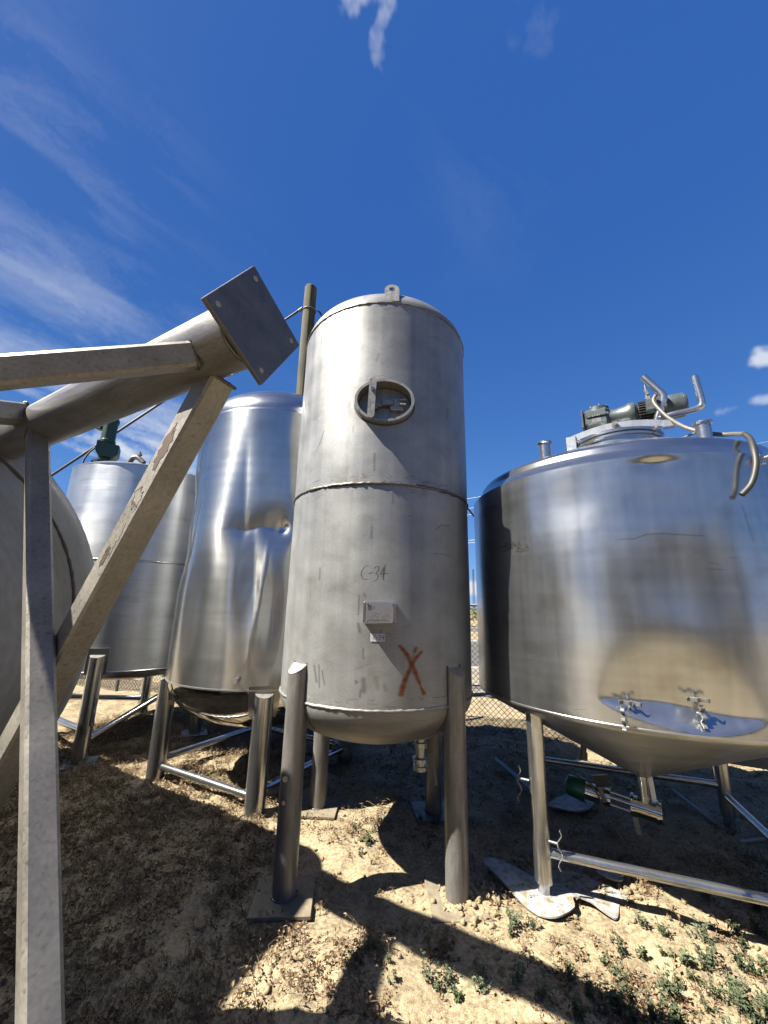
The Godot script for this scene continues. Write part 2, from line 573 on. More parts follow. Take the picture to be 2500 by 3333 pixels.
	for k in ["leaf_a", "leaf_b", "leaf_c", "dry_a", "dry_b", "straw", "shrub"]:
		var c: Array = {"leaf_a": [0.040, 0.056, 0.020], "leaf_b": [0.056, 0.072, 0.036], "leaf_c": [0.030, 0.043, 0.017], "dry_a": [0.080, 0.044, 0.023], "dry_b": [0.135, 0.095, 0.05], "straw": [0.21, 0.165, 0.09], "shrub": [0.07, 0.095, 0.022]}[k]
		var m := smat(lin(c[0], c[1], c[2]), 0.0, 0.75)
		m.cull_mode = BaseMaterial3D.CULL_DISABLED
		m.backlight_enabled = true
		m.backlight = lin(c[0] * 0.8, c[1] * 0.8, c[2] * 0.5)
		M[k] = m
	# ---- the two courses of the tall tank: pickled sheet with pen, paint and scuffs on it
	M.mid_low = marked_shell(71, true)
	M.mid_up = marked_shell(72, false)
	M.right_shell = right_shell_mat()
	# nameplate print
	var np := Image.create(256, 164, false, Image.FORMAT_RGB8)
	np.fill(Color(0.66, 0.66, 0.67))
	var r2 := RandomNumberGenerator.new()
	r2.seed = 5
	np.fill_rect(Rect2i(18, 22, 38, 44), Color(0.45, 0.46, 0.48))
	np.fill_rect(Rect2i(70, 34, 7, 20), Color(0.3, 0.3, 0.32))
	for row in 11:
		var x := 22 + (70 if row < 4 else r2.randi_range(0, 40))
		var yy := 44 + row * 10
		while x < 225:
			var wl := r2.randi_range(6, 26)
			var dk := r2.randf_range(0.25, 0.45)
			if r2.randf() < 0.62: np.fill_rect(Rect2i(x, yy, mini(wl, 232 - x), 3), Color(dk, dk, dk + 0.01))
			x += wl + r2.randi_range(3, 14)
	np.fill_rect(Rect2i(20, 142, 150, 3), Color(0.3, 0.3, 0.3))
	np.fill_rect(Rect2i(20, 149, 190, 3), Color(0.42, 0.42, 0.42))
	M.nameplate = smat(Color(0.70, 0.70, 0.71), 0.55, 0.42, tex(np))
	# sticker
	var st := Image.create(144, 80, false, Image.FORMAT_RGB8)
	st.fill(Color(0.93, 0.95, 0.98))
	var ink := Color(0.04, 0.04, 0.06)
	var o := Vector2(18, 8)
	var k2 := 1.0
	for s in [[Vector2(34, 8), Vector2(16, 20), Vector2(10, 44), Vector2(24, 50)], [Vector2(38, 30), Vector2(56, 28)], [Vector2(64, 12), Vector2(82, 8), Vector2(76, 26), Vector2(86, 38), Vector2(68, 52)], [Vector2(104, 8), Vector2(94, 30), Vector2(118, 26)], [Vector2(116, 6), Vector2(110, 52)]]:
		var pp := []
		for p in s: pp.append(p * k2 + o)
		stroke(st, pp, 3.2, ink, 0.5)
	M.sticker = smat(Color(0.62, 0.63, 0.64), 0.0, 0.5, tex(st))

func marked_shell(sd: int, low: bool) -> StandardMaterial3D:
	var W := 2048
	var Hh := 1024
	var r := RandomNumberGenerator.new()
	r.seed = sd
	var w2 := W / 2
	var h2 := Hh / 2
	var coarse := noise_bytes(w2, h2, sd, 0.008, 5)
	var fine := noise_bytes(w2, h2, sd + 1, 0.16, 3)
	var vs := noise_bytes(w2, h2, sd + 2, 0.05, 4, 1, 64)
	var im := sheet(w2, h2, Color(0.85, 0.85, 0.845), [[coarse, 0.0005], [fine, 0.0003], [vs, 0.0003]], Color(0.72, 0.70, 0.66), noise_bytes(w2, h2, sd + 3, 0.016, 5), 0.5, 0.95, 0.45)
	im.resize(W, Hh, Image.INTERPOLATE_CUBIC)
	var h0 := 1.016 if low else 2.392
	var h1 := 2.392 if low else 3.794
	var px := func(phi: float, h: float) -> Vector2: return Vector2((phi + 180.0) / 360.0 * W, (h1 - h) / (h1 - h0) * Hh)
	# fine scratches and scuffs
	for k in 420:
		var p := Vector2(r.randf() * W, r.randf() * Hh)
		var a := r.randf_range(-0.9, 0.9) + (PI / 2 if r.randf() < 0.3 else 0.0)
		var l := r.randf_range(6, 60)
		var g := r.randf_range(0.6, 1.0) if r.randf() < 0.7 else r.randf_range(0.3, 0.5)
		stroke(im, [p, p + Vector2.from_angle(a) * l], r.randf_range(0.7, 1.5), Color(g, g, g, r.randf_range(0.15, 0.5)), 0.7)
	# grey rubbed smears
	for k in 26:
		var p := Vector2(r.randf() * W, r.randf() * Hh)
		var g := r.randf_range(0.5, 0.62)
		stroke(im, [p, p + Vector2(r.randf_range(-8, 8), r.randf_range(14, 60))], r.randf_range(4, 11), Color(g, g, g, 0.55), 0.6, 0.8, r)
	# grinding scuffs by the welds
	for side in [0, 1]:
		for k in 260:
			var p := Vector2(r.randf() * W, (4.0 + r.randf() * 40.0) if side == 0 else (Hh - 8.0 - r.randf() * 40.0))
			var g := r.randf_range(0.45, 0.66) if r.randf() < 0.6 else r.randf_range(0.93, 1.0)
			stroke(im, [p, p + Vector2(r.randf_range(-30, 30), r.randf_range(-9, 9))], r.randf_range(1.5, 6.0), Color(g, g * 0.99, g * 0.96, r.randf_range(0.25, 0.6)), 0.6, 0.6, r)
	if low:
		# handwritten mark
		var ink := Color(0.20, 0.20, 0.21, 0.95)
		for s in [[[225, 203], [190, 200], [160, 215], [128, 262], [121, 300], [150, 345], [190, 352], [225, 350]], [[225, 285], [280, 275]], [[300, 228], [320, 208], [350, 205], [368, 222], [355, 258], [325, 285], [350, 292], [362, 315], [345, 350], [300, 368]], [[440, 212], [385, 290], [495, 276]], [[441, 212], [434, 350]]]:
			var pp := []
			for q in s: pp.append(px.call(-9.0 + (q[0] - 120) * 0.0368, 1.85 - (q[1] - 200) * 0.000566))
			stroke(im, pp, 1.9, ink, 0.9)
		# sprayed cross
		var paint := Color(0.64, 0.25, 0.09, 0.85)
		for s in [[[640, 1310, 9.0], [690, 1365, 10], [740, 1430, 11], [810, 1560, 13], [870, 1700, 12], [930, 1840, 10]], [[930, 1840, 5.0], [975, 1945, 6.0]], [[975, 1945, 7.0], [1000, 1990, 12], [1006, 2006, 11]], [[960, 1400, 11.0], [890, 1470, 10], [820, 1570, 12], [770, 1690, 11], [720, 1800, 12], [690, 1900, 14], [665, 2000, 14]]]:
			for k in s.size() - 1:
				var p0 = px.call(11.4 + (s[k][0] - 640) * 0.0356, 1.376 - (s[k][1] - 1310) * 0.00039)
				var p1 = px.call(11.4 + (s[k + 1][0] - 640) * 0.0356, 1.376 - (s[k + 1][1] - 1310) * 0.00039)
				stroke(im, [p0, p1], (s[k][2] + s[k + 1][2]) * 0.47, paint, 0.95, 0.15, r)
		stroke(im, [px.call(19.9, 1.364), px.call(19.2, 1.345)], 11.0, Color(0.50, 0.2, 0.08, 0.6), 0.8, 0.3, r)
		stroke(im, [px.call(19.6, 1.35), px.call(17.8, 1.306)], 6.0, Color(0.5, 0.25, 0.12, 0.4), 0.9, 0.4, r)
		# rubbed grey patches below the plate
		for s in [[-6.0, 1.19, -5.5, 1.12, 13], [-9.5, 1.175, -9.3, 1.165, 10], [-7, 1.13, -7.4, 1.09, 6], [-6.6, 1.36, -6.4, 1.30, 4], [-9.6, 1.67, -9.6, 1.55, 4], [-7, 1.68, -6.6, 1.66, 6], [-9.5, 1.5, -8.5, 1.45, 9], [-33, 1.24, -31, 1.15, 8], [-30, 1.25, -29, 1.12, 6], [-28, 1.22, -26, 1.14, 5]]:
			stroke(im, [px.call(s[0], s[1]), px.call(s[2], s[3])], s[4], Color(0.50, 0.50, 0.50, 0.65), 0.5, 0.7, r)
		for s in [[0.0, 1.20, 1.0, 1.14, 14], [4.0, 1.16, 5.0, 1.13, 12]]:
			stroke(im, [px.call(s[0], s[1]), px.call(s[2], s[3])], s[4], Color(0.66, 0.61, 0.55, 0.6), 0.6, 0.8, r)
		stroke(im, [px.call(32, 2.11), px.call(36, 2.15), px.call(44, 2.16)], 1.8, Color(0.25, 0.25, 0.25, 0.8), 0.7)
		stroke(im, [px.call(31, 1.95), px.call(38, 1.953), px.call(43, 1.946)], 1.8, Color(0.25, 0.25, 0.25, 0.8), 0.7)
	else:
		for s in [[-37, 2.82, -40, 2.72, 7], [-4, 2.60, -4, 2.48, 7], [-40, 2.74, -42, 2.68, 5], [3, 3.42, 5, 3.43, 4], [-10, 2.46, -9, 2.43, 6], [-6, 3.18, 0, 3.19, 3], [-10, 3.15, -5, 3.17, 3]]:
			stroke(im, [px.call(s[0], s[1]), px.call(s[2], s[3])], s[4], Color(0.52, 0.52, 0.52, 0.6), 0.5, 0.7, r)
	var rt := grey(w2, h2, 0.9, [[coarse, 0.0009], [vs, 0.0006], [fine, 0.0002]])
	return smat(lin(0.262, 0.270, 0.277), 0.40, 0.50, tex(im), tex(rt))

func right_shell_mat() -> StandardMaterial3D:
	var W := 2048
	var Hh := 512
	var r := RandomNumberGenerator.new()
	r.seed = 91
	var w2 := W / 2
	var h2 := Hh / 2
	var hs := noise_bytes(w2, h2, 92, 0.08, 3, 64, 1)
	var vs := noise_bytes(w2, h2, 93, 0.10, 4, 1, 64)
	var co := noise_bytes(w2, h2, 94, 0.012, 5)
	var im := sheet(w2, h2, Color(0.9, 0.9, 0.9), [[hs, 0.0002], [vs, 0.0003], [co, 0.0005]], Color(0.74, 0.72, 0.68), noise_bytes(w2, h2, 95, 0.02, 4), 0.6, 0.95, 0.4)
	im.resize(W, Hh, Image.INTERPOLATE_CUBIC)
	var px := func(phi: float, h: float) -> Vector2: return Vector2((phi + 30.8 + 180.0) / 360.0 * W, (2.47 - h) / 1.43 * Hh)
	for k in 500:
		var p := Vector2(r.randf() * W, r.randf() * Hh)
		var a := r.randf_range(-0.7, 0.7)
		var g := r.randf_range(0.97, 1.0) if r.randf() < 0.94 else 0.6
		stroke(im, [p, p + Vector2.from_angle(a) * r.randf_range(5, 40)], r.randf_range(0.6, 1.1), Color(g, g, g, r.randf_range(0.15, 0.5)), 0.8)
	# dried brown run lines, stains
	stroke(im, [px.call(-30, 2.0), px.call(-26, 1.998), px.call(-23, 2.02), px.call(-19, 2.022), px.call(-14, 2.012), px.call(-9, 2.005)], 1.1, Color(0.46, 0.36, 0.2, 0.7), 0.9)
	for s in [[-66, 2.03], [-63, 2.02], [-68, 2.01], [-60, 2.0]]:
		for k in 9: stroke(im, [px.call(s[0] + r.randf_range(-3, 3), s[1] + r.randf_range(-0.03, 0.03)), px.call(s[0] + r.randf_range(-3, 3), s[1] + r.randf_range(-0.03, 0.03))], 1.5, Color(0.55, 0.47, 0.3, 0.4), 0.8)
	for s in [[2.5, 2.18, 4.0, 1.98]]:
		stroke(im, [px.call(s[0], s[1]), px.call(s[2], s[3])], 3.0, Color(0.5, 0.46, 0.42, 0.4), 0.9, 0.6, r)
	for k in 3:
		var ph := r.randf_range(-14, 0)
		var hh := r.randf_range(1.82, 1.92)
		stroke(im, [px.call(ph, hh), px.call(ph + r.randf_range(2, 6), hh + r.randf_range(-0.01, 0.02))], 0.8, Color(0.4, 0.38, 0.35, 0.45), 0.9)
	var rt := grey(w2, h2, 0.84, [[hs, 0.0002], [vs, 0.0003], [co, 0.0003]])
	return aniso(smat(lin(0.47, 0.49, 0.51), 0.96, 0.30, tex(im), tex(rt)), -0.2)

# ------------------------------------------------------------------ ground
func build_ground():
	var xs := []
	var zs := []
	var s := 0.035
	var x := -4.6
	while x <= 4.61:
		xs.append(x); x += s
	var z := -7.0
	while z <= 0.61:
		zs.append(z); z += s
	for arr in [xs, zs]:
		var st := s
		var q: float = arr[-1]
		while q < 900.0:
			st *= 1.17; q += st; arr.append(q)
		st = s
		q = arr[0]
		while q > -900.0:
			st *= 1.17; q -= st; arr.push_front(q)
	var rows := []
	var uvs := []
	for zz in zs:
		var r := PackedVector3Array()
		var t := PackedVector2Array()
		for xx in xs:
			r.append(Vector3(xx, gh(xx, zz), zz)); t.append(Vector2(xx, zz))
		rows.append(r); uvs.append(t)
	var b := MB.new()
	b.grid(rows, uvs, 1.0)
	struct("ground", b, M.soil)

func fpos(u: float, n: float, y: float) -> Vector3:
	return fence_o + fence_u * u + fence_n * n + Vector3(0, y, 0)

func strip(called: String, n0: float, n1: float, y: float, m: Material, u0 := -90.0, u1 := 90.0):
	var b := MB.new()
	var st := 45
	for i in st:
		var ua := lerpf(u0, u1, float(i) / st)
		var ub := lerpf(u0, u1, float(i + 1) / st)
		b.flat([fpos(ua, n0, y), fpos(ub, n0, y), fpos(ub, n1, y), fpos(ua, n1, y)], Vector3.UP)
	struct(called, b, m)

func build_fence_and_beyond():
	strip("gravel_verge", 2.2, 2.8, 0.03, M.concrete)
	strip("dark_strip", 2.8, 3.1, 0.034, M.asphalt)  # narrow strip in the road's dark colour, between verge and pavement
	strip("pavement", 3.1, 5.4, 0.06, M.concrete)
	var kb := MB.new()
	kb.box(fpos(0, 5.5, 0.04), Basis(fence_u, Vector3.UP, fence_u.cross(Vector3.UP)), Vector3(180, 0.12, 0.2), 0.02)
	struct("kerb", kb, M.kerb)
	strip("road", 5.6, 15.0, 0.02, M.asphalt)
	var kb2 := MB.new()
	kb2.box(fpos(0, 15.1, 0.04), Basis(fence_u, Vector3.UP, fence_u.cross(Vector3.UP)), Vector3(180, 0.12, 0.2), 0.02)
	struct("far_kerb", kb2, M.kerb)
	var wl := MB.new()
	var wb := Basis(fence_u, Vector3.UP, fence_u.cross(Vector3.UP))
	for k in 30: wl.box(fpos(-60.0 + k * 4.02, 25.0, 0.14), wb, Vector3(4.0, 0.32, 0.2), 0.01)
	solo("retaining_wall", wl, M.wall, "low grey concrete wall across the road in front of the hedge", "wall")
	# hedge shrubs across the road
	for k in 7:
		var u := -4.0 + k * 2.6
		var t := thing("roadside_shrub", "rounded yellow green shrub in the row across the road", "shrub", fpos(u, 33.0 + rng.randf_range(-0.8, 0.8), 0.0), rng.randf() * TAU, "shrubs across the road")
		var tr := MB.new()
		for j in 5:
			var a := TAU * j / 5.0
			tr.tube([Vector3.ZERO, Vector3(cos(a) * 0.25, 0.5, sin(a) * 0.25), Vector3(cos(a) * 0.7, 1.2, sin(a) * 0.7)], [0.05, 0.035, 0.015], 5)
		part("trunk", tr, M.stick, t)
		var cr := MB.new()
		for j in 1500:
			var d := Vector3(rng.randfn(), rng.randfn(), rng.randfn()).normalized()
			var rr := 0.55 + 0.45 * pow(rng.randf(), 0.4)
			var p := Vector3(d.x * 1.5, d.y * 0.85, d.z * 1.4) * rr * (0.85 + 0.25 * sin(d.x * 5.0 + k) * cos(d.z * 4.0)) + Vector3(0, 1.15, 0)
			if p.y < 0.25: continue
			var nx := Vector3(rng.randfn(), rng.randfn(), rng.randfn()).normalized()
			var ny := nx.cross(Vector3(0.3, 0.8, 0.5)).normalized()
			var sz := rng.randf_range(0.05, 0.11)
			cr.flat([p - nx * sz, p + ny * sz * 0.5, p + nx * sz, p - ny * sz * 0.5], Vector3(0, 1, 0.3))
		part("crown", cr, M.shrub, t)
	# radio mast far off
	var mast := thing("radio_mast", "thin far lattice mast standing beyond the road shrubs", "mast", Vector3(33.4, 0, -146), 0.3)
	var mm := MB.new()
	for j in 3:
		var a := TAU * j / 3.0
		mm.tube([Vector3(cos(a) * 0.5, 0, sin(a) * 0.5), Vector3(cos(a) * 0.25, 16, sin(a) * 0.25)], 0.07, 5)
	part("upright", mm, M.fence, mast)
	var mb2 := MB.new()
	for i in 20:
		for j in 3:
			var a := TAU * j / 3.0
			var c := TAU * (j + 1) / 3.0
			var k0 := 0.5 - 0.25 * i / 20.0
			mb2.tube([Vector3(cos(a) * k0, i * 0.8, sin(a) * k0), Vector3(cos(c) * k0, i * 0.8 + 0.8, sin(c) * k0)], 0.035, 4, false)
	part("lattice", mb2, M.fence, mast)
	# chain link fence
	var f := thing("chain_link_fence", "chain link fence with top rail running behind the tanks", "fence", fence_o)
	var U0 := -9.0
	var U1 := 5.6
	var top := 1.66
	var rail := MB.new()
	rail.tube([fence_u * U0 + Vector3(0, top, 0), fence_u * U1 + Vector3(0, top, 0)], 0.021, 10)
	part("top_rail", rail, M.galv, f)
	for u in [-9.0, -6.4, -4.9, -3.6, -0.9, 2.2, 5.5]:
		var pb := MB.new()
		var p: Vector3 = fence_u * u
		var y0 := gh(fence_o.x + p.x, fence_o.z + p.z)
		pb.tube([p + Vector3(0, y0 - 0.1, 0), p + Vector3(0, top - 0.01, 0)], 0.03, 10)
		var pm := part("post", pb, M.galv, f)
		var cb := MB.new()
		cb.lathe([Vector2(0.036, 0), Vector2(0.034, 0.03), Vector2(0.0, 0.05)], 10, p + Vector3(0, top - 0.005, 0))
		part("post_cap", cb, M.galv, pm)
	var wm := MB.new()
	var step := 0.072
	var off := fence_n * -0.026
	var u := U0
	var k := 0
	while u < U1:
		# one bent wire: it zigzags up between its two neighbours
		var path := []
		var y := 0.02
		var s := k % 2
		while y < top:
			var w := sin(u * 3.1 + y * 5.0) * 0.004
			path.append(fence_u * (u + (step * 0.51 if (s % 2 == 0) else -step * 0.01)) + off + fence_n * ((0.0035 if s % 2 == 0 else -0.0035) + w) + Vector3(0, y, 0))
			y += step * 0.5; s += 1
		wm.tube(path, 0.0042, 4, false)
		u += step * 0.5
		k += 1
	var mo := part("chain_link_mesh", wm, M.fence, f)
	mo.set_meta("kind", "stuff")

# ------------------------------------------------------------------ tank helpers
func ellipse_head(R: float, depth: float, y: float, down: bool, steps := 22) -> Array:
	var p := []
	for k in steps + 1:
		var a := PI / 2 * k / steps
		var r := R * cos(a)
		var h := depth * sin(a)
		p.append(Vector2(maxf(r, 0.0005), y - h if down else y + h))
	if down: p.reverse()
	return p

func shell_profile(R: float, y0: float, y1: float, rows: int) -> Array:
	var p := []
	for k in rows + 1: p.append(Vector2(R, lerpf(y0, y1, float(k) / rows)))
	return p

func weld_ring(R: float, y: float, r: float, sd: int) -> MB:
	var b := MB.new()
	var q := RandomNumberGenerator.new()
	q.seed = sd
	var path := []
	var rad := []
	var cnt := 260
	for k in cnt + 1:
		var a := TAU * (k % cnt) / cnt
		path.append(Vector3(sin(a) * (R - r * 0.2), y + sin(a * 37.0) * 0.0012, cos(a) * (R - r * 0.2)))
		rad.append(r * q.randf_range(0.7, 1.25))
	rad[cnt] = rad[0]
	b.tube(path, rad, 8, false, true)
	return b

# a pipe leg with its top cut on a slant outward
func leg_mesh(r: float, y0: float, y1: float, cut: float, out: Vector3, at: Vector3, segs := 24) -> Array:
	var b := MB.new()
	var rows := []
	var uvs := []
	var cap := []
	for i in 9:
		var row := PackedVector3Array()
		var t := PackedVector2Array()
		for j in segs + 1:
			var a := -PI + TAU * j / segs
			var d := Vector3(sin(a), 0, cos(a))
			var yt := y1 - cut * (d.dot(out) + 1.0) * r
			var y := lerpf(y0, yt, i / 8.0)
			row.append(at + d * r + Vector3(0, y, 0))
			t.append(Vector2(float(j) / segs, y))
			if i == 8 and j < segs: cap.append(at + d * r + Vector3(0, yt, 0))
		rows.append(row); uvs.append(t)
	b.grid(rows, uvs, -1.0, true)
	var c := MB.new()
	var nn := (Vector3.UP + out * cut).normalized()
	var lift := []
	for p in cap: lift.append(p + nn * 0.003)
	c.flat(lift, nn)
	for j in cap.size():
		var a: Vector3 = cap[j]
		var e: Vector3 = cap[(j + 1) % cap.size()]
		c.flat([a - nn * 0.004, e - nn * 0.004, e + nn * 0.003, a + nn * 0.003], ((a + e) * 0.5 - at) * Vector3(1, 0, 1))
	return [b, c]

func plate_mesh(at: Vector3, s: float, th: float, turn: float, sz := -1.0) -> MB:
	var b := MB.new()
	b.box(at, Basis(Vector3.UP, turn), Vector3(s, th, s if sz < 0 else sz), 0.003)
	return b

# a rounded patch lying on a cylinder wall
func curved_patch(R: float, p0: float, p1: float, y0: float, y1: float, segs := 8) -> MB:
	var b := MB.new()
	var rows := []
	var uvs := []
	for i in 2:
		var r := PackedVector3Array()
		var t := PackedVector2Array()
		for j in segs + 1:
			var a := deg_to_rad(lerpf(p0, p1, float(j) / segs))
			r.append(Vector3(sin(a) * R, lerpf(y0, y1, i), cos(a) * R))
			t.append(Vector2(float(j) / segs, 1.0 - i))
		rows.append(r); uvs.append(t)
	b.grid(rows, uvs, -1.0)
	return b

func oval_pts(a: float, b: float, n: int) -> Array:
	var o := []
	for k in n + 1: o.append(Vector2(cos(TAU * k / n) * a, sin(TAU * k / n) * b))
	return o

# ------------------------------------------------------------------ tall dull tank in the middle
func build_mid_tank():
	var R := 0.70
	var t := thing("vertical_tank", "tall dull grey steel tank marked C-34 with orange sprayed cross", "tank", Vector3(-0.025, 0, -3.17))
	var hl := func(phi: float, y: float) -> float:
		return 0.0015 * sin(deg_to_rad(phi) * 3.0 + y * 2.0) + 0.0012 * sin(deg_to_rad(phi) * 7.0 - y * 5.0)
	# upper course with the oval opening left out behind the collar: a hole in the grid
	var lo := MB.new()
	lo.lathe(shell_profile(R, 1.016, 2.392, 40), 160, Vector3.ZERO, hl)
	part("lower_shell", lo, M.mid_low, t, "lower shell course with handwriting and an orange sprayed cross")
	var up := MB.new()
	hole_lathe(up, R, 2.392, 3.794, 110, 320, hl, 2.972, 0.8, 0.190, 0.147)
	part("upper_shell", up, M.mid_up, t)
	var th := MB.new()
	th.lathe(ellipse_head(R, 0.33, 3.794, false), 96)
	part("top_head", th, M.dull, t)
	var bh := MB.new()
	bh.lathe(ellipse_head(R, 0.32, 1.016, true), 96)
	part("bottom_head", bh, M.dull, t)
	part("weld_seam", weld_ring(R, 3.794, 0.009, 1), M.weld, t)
	part("weld_seam", weld_ring(R, 2.392, 0.013, 2), M.weld, t)
	part("weld_seam", weld_ring(R, 1.016, 0.010, 3), M.cast, t)
	# lifting lug
	var lug := MB.new()
	var lp := []
	for k in 9:
		var a := PI * k / 8.0
		lp.append(Vector2(cos(a) * 0.055, 0.13 + sin(a) * 0.055))
	lp.append(Vector2(-0.055, 0.0)); lp.append(Vector2(0.055, 0.0))
	# open the eye with a slit so that the outline stays one polygon
	var hp := [Vector2(0.055, 0.0), Vector2(0.055, 0.13)]
	for k in range(1, 9):
		var a := PI * k / 8.0
		hp.append(Vector2(cos(a) * 0.055, 0.13 + sin(a) * 0.055))
	hp.append(Vector2(-0.055, 0.0)); hp.append(Vector2(-0.0005, 0.0)); hp.append(Vector2(-0.0005, 0.107))
	for k in range(1, 16):
		var a := -PI / 2 - TAU * k / 16.0
		hp.append(Vector2(cos(a) * 0.023, 0.13 + sin(a) * 0.023))
	hp.append(Vector2(0.0005, 0.107)); hp.append(Vector2(0.0005, 0.0))
	var tip := Basis(Vector3.RIGHT, deg_to_rad(-12))
	lug.prism(Vector3(0.045, 3.812, R - 0.012), tip, hp, 0.02)
	part("lifting_lug", lug, M.cast, t)
	var lug2 := MB.new()
	lug2.prism(Vector3(-0.045, 3.812, -R + 0.012), Basis(Vector3.RIGHT, deg_to_rad(12)), hp, 0.018)
	part("lifting_lug", lug2, M.cast, t)
	# manway: collar, cover inside, clamp bar, bracket
	var mc := Vector3(0.01, 2.972, 0.0)
	var collar := MB.new()
	var zs := [R - 0.14, R + 0.048]
	var oo := oval_pts(0.204, 0.160, 64)
	var ii := oval_pts(0.186, 0.142, 64)
	for pr in [[oo, 1.0], [ii, -1.0]]:
		var rows := []
		var uvs := []
		for z in zs:
			var r := PackedVector3Array()
			var tt := PackedVector2Array()
			for k in 65:
				r.append(mc + Vector3(pr[0][k].x, pr[0][k].y, z)); tt.append(Vector2(k / 8.0, z * 4.0))
			rows.append(r); uvs.append(tt)
		collar.grid(rows, uvs, -pr[1], true)
	for k in 64:
		collar.flat([mc + Vector3(oo[k].x, oo[k].y, zs[1]), mc + Vector3(oo[k + 1].x, oo[k + 1].y, zs[1]), mc + Vector3(ii[k + 1].x, ii[k + 1].y, zs[1]), mc + Vector3(ii[k].x, ii[k].y, zs[1])], Vector3.BACK)
	var man := part("manway_collar", collar, M.cast, t, "bright oval manway rim")
	var wr := MB.new()
	var wp := []
	for k in 65:
		var x: float = oo[k % 64].x * 1.015
		wp.append(mc + Vector3(x, oo[k % 64].y * 1.015, sqrt(maxf(0.0, R * R - x * x))))
	wr.tube(wp, 0.007, 6, false, true)
	part("collar_weld", wr, M.weld_dark, man)
	var cov := MB.new()
	var cp := oval_pts(0.182, 0.138, 48)
	cp.pop_back()
	cov.prism(mc + Vector3(0, 0, R - 0.052), Basis.IDENTITY, cp, 0.012)
	part("manway_cover", cov, M.cast, man)
	var yoke := MB.new()
	var yp := []
	for k in 9:
		var a := PI * k / 8.0
		yp.append(Vector2(cos(a) * 0.024, 0.115 + sin(a) * 0.024))
	for k in 9:
		var a := PI + PI * k / 8.0
		yp.append(Vector2(cos(a) * 0.024, -0.135 + sin(a) * 0.024))
	yoke.prism(mc + Vector3(-0.085, 0.012, R + 0.062), Basis(Vector3.BACK, deg_to_rad(-2)), yp, 0.026)
	var yk := part("clamp_bar", yoke, M.cast, man)
	var yb := MB.new()
	yb.tube([mc + Vector3(-0.082, 0.062, R - 0.07), mc + Vector3(-0.082, 0.062, R + 0.094)], 0.009, 10)
	var hexp := []
	for k in 6: hexp.append(Vector2(cos(TAU * k / 6) * 0.016, sin(TAU * k / 6) * 0.016))
	yb.prism(mc + Vector3(-0.082, 0.062, R + 0.081), Basis.IDENTITY, hexp, 0.012)
	part("bolt", yb, M.polleg, yk)
	var bk := MB.new()
	for s in [[-0.10, 0.0, -0.03, 0.022], [-0.035, 0.012, 0.055, 0.020], [0.05, 0.012, 0.115, 0.026]]:
		bk.prism(mc + Vector3(0.01, 0, R - 0.01), Basis.IDENTITY, [Vector2(s[0], s[1] - s[3]), Vector2(s[2], s[1] - s[3]), Vector2(s[2], s[1] + s[3]), Vector2(s[0], s[1] + s[3])], 0.012)
	bk.box(mc + Vector3(0.13, 0.026, R + 0.0), Basis.IDENTITY, Vector3(0.04, 0.012, 0.03), 0.002)
	bk.box(mc + Vector3(0.13, -0.008, R + 0.0), Basis.IDENTITY, Vector3(0.04, 0.012, 0.03), 0.002)
	bk.box(mc + Vector3(0.085, -0.03, R - 0.03), Basis.IDENTITY, Vector3(0.09, 0.03, 0.05), 0.003)
	bk.box(mc + Vector3(-0.07, -0.02, R - 0.03), Basis.IDENTITY, Vector3(0.05, 0.03, 0.05), 0.003)
	part("swing_bracket", bk, M.cast, man)
	# nameplate on its stand-off box
	var np := MB.new()
	var nc := Vector3(0.014, 1.568, R + 0.02)
	np.box(nc, Basis.IDENTITY, Vector3(0.198, 0.130, 0.07), 0.008)
	var nb := part("nameplate_bracket", np, M.polleg, t)
	var nf := MB.new()
	var zf := nc.z + 0.0365
	nf.grid([PackedVector3Array([Vector3(nc.x - 0.082, nc.y - 0.058, zf), Vector3(nc.x + 0.082, nc.y - 0.058, zf)]), PackedVector3Array([Vector3(nc.x - 0.082, nc.y + 0.058, zf), Vector3(nc.x + 0.082, nc.y + 0.058, zf)])], [PackedVector2Array([Vector2(0, 1), Vector2(1, 1)]), PackedVector2Array([Vector2(0, 0), Vector2(1, 0)])], -1.0)
	part("nameplate", nf, M.nameplate, nb, "engraved maker's plate with small printed rows")
	for s in [[-1, -1], [1, -1], [1, 1], [-1, 1]]:
		var rv := MB.new()
		rv.lathe([Vector2(0.005, 0), Vector2(0.004, 0.003), Vector2(0.0004, 0.004)], 10)
		var ro := part("rivet", rv, M.polleg, nb)
		ro.position = Vector3(nc.x + s[0] * 0.074, nc.y + s[1] * 0.05, zf)
		ro.rotation.x = PI / 2
	part("sticker", curved_patch(R + 0.0028, -3.2, 4.0, 1.399, 1.445), M.sticker, t, "small white sticker handwritten C-34")
	# legs
	var spots := [[-0.51, -2.66], [0.47, -2.68], [-0.48, -3.68], [0.46, -3.65]]
	for k in 4:
		var p := Vector3(spots[k][0] + 0.025, 0, spots[k][1] + 3.17)
		var out := p.normalized()
		var lm := leg_mesh(0.068, 0.005, 1.285, 0.75, out, p)
		var lo2 := part("leg", lm[0], M.leg, t)
		part("leg_cap", lm[1], M.cast, lo2)
		var wv := MB.new()
		var side := out.cross(Vector3.UP)
		for sg in [-1.0, 1.0]:
			var path := []
			for j in 9:
				var y := lerpf(0.86, 1.25, j / 8.0)
				var rr: float = R if y > 1.016 else R * sqrt(maxf(0.0, 1.0 - pow((1.016 - y) / 0.32, 2.0)))
				path.append(out * minf(rr - 0.001, 0.705) * 0.996 + side * sg * 0.066 + Vector3(0, y, 0))
			wv.tube(path, 0.006, 6)
		part("weld", wv, M.weld_dark, lo2)
		var fw := MB.new()
		var fp2 := []
		var fr := []
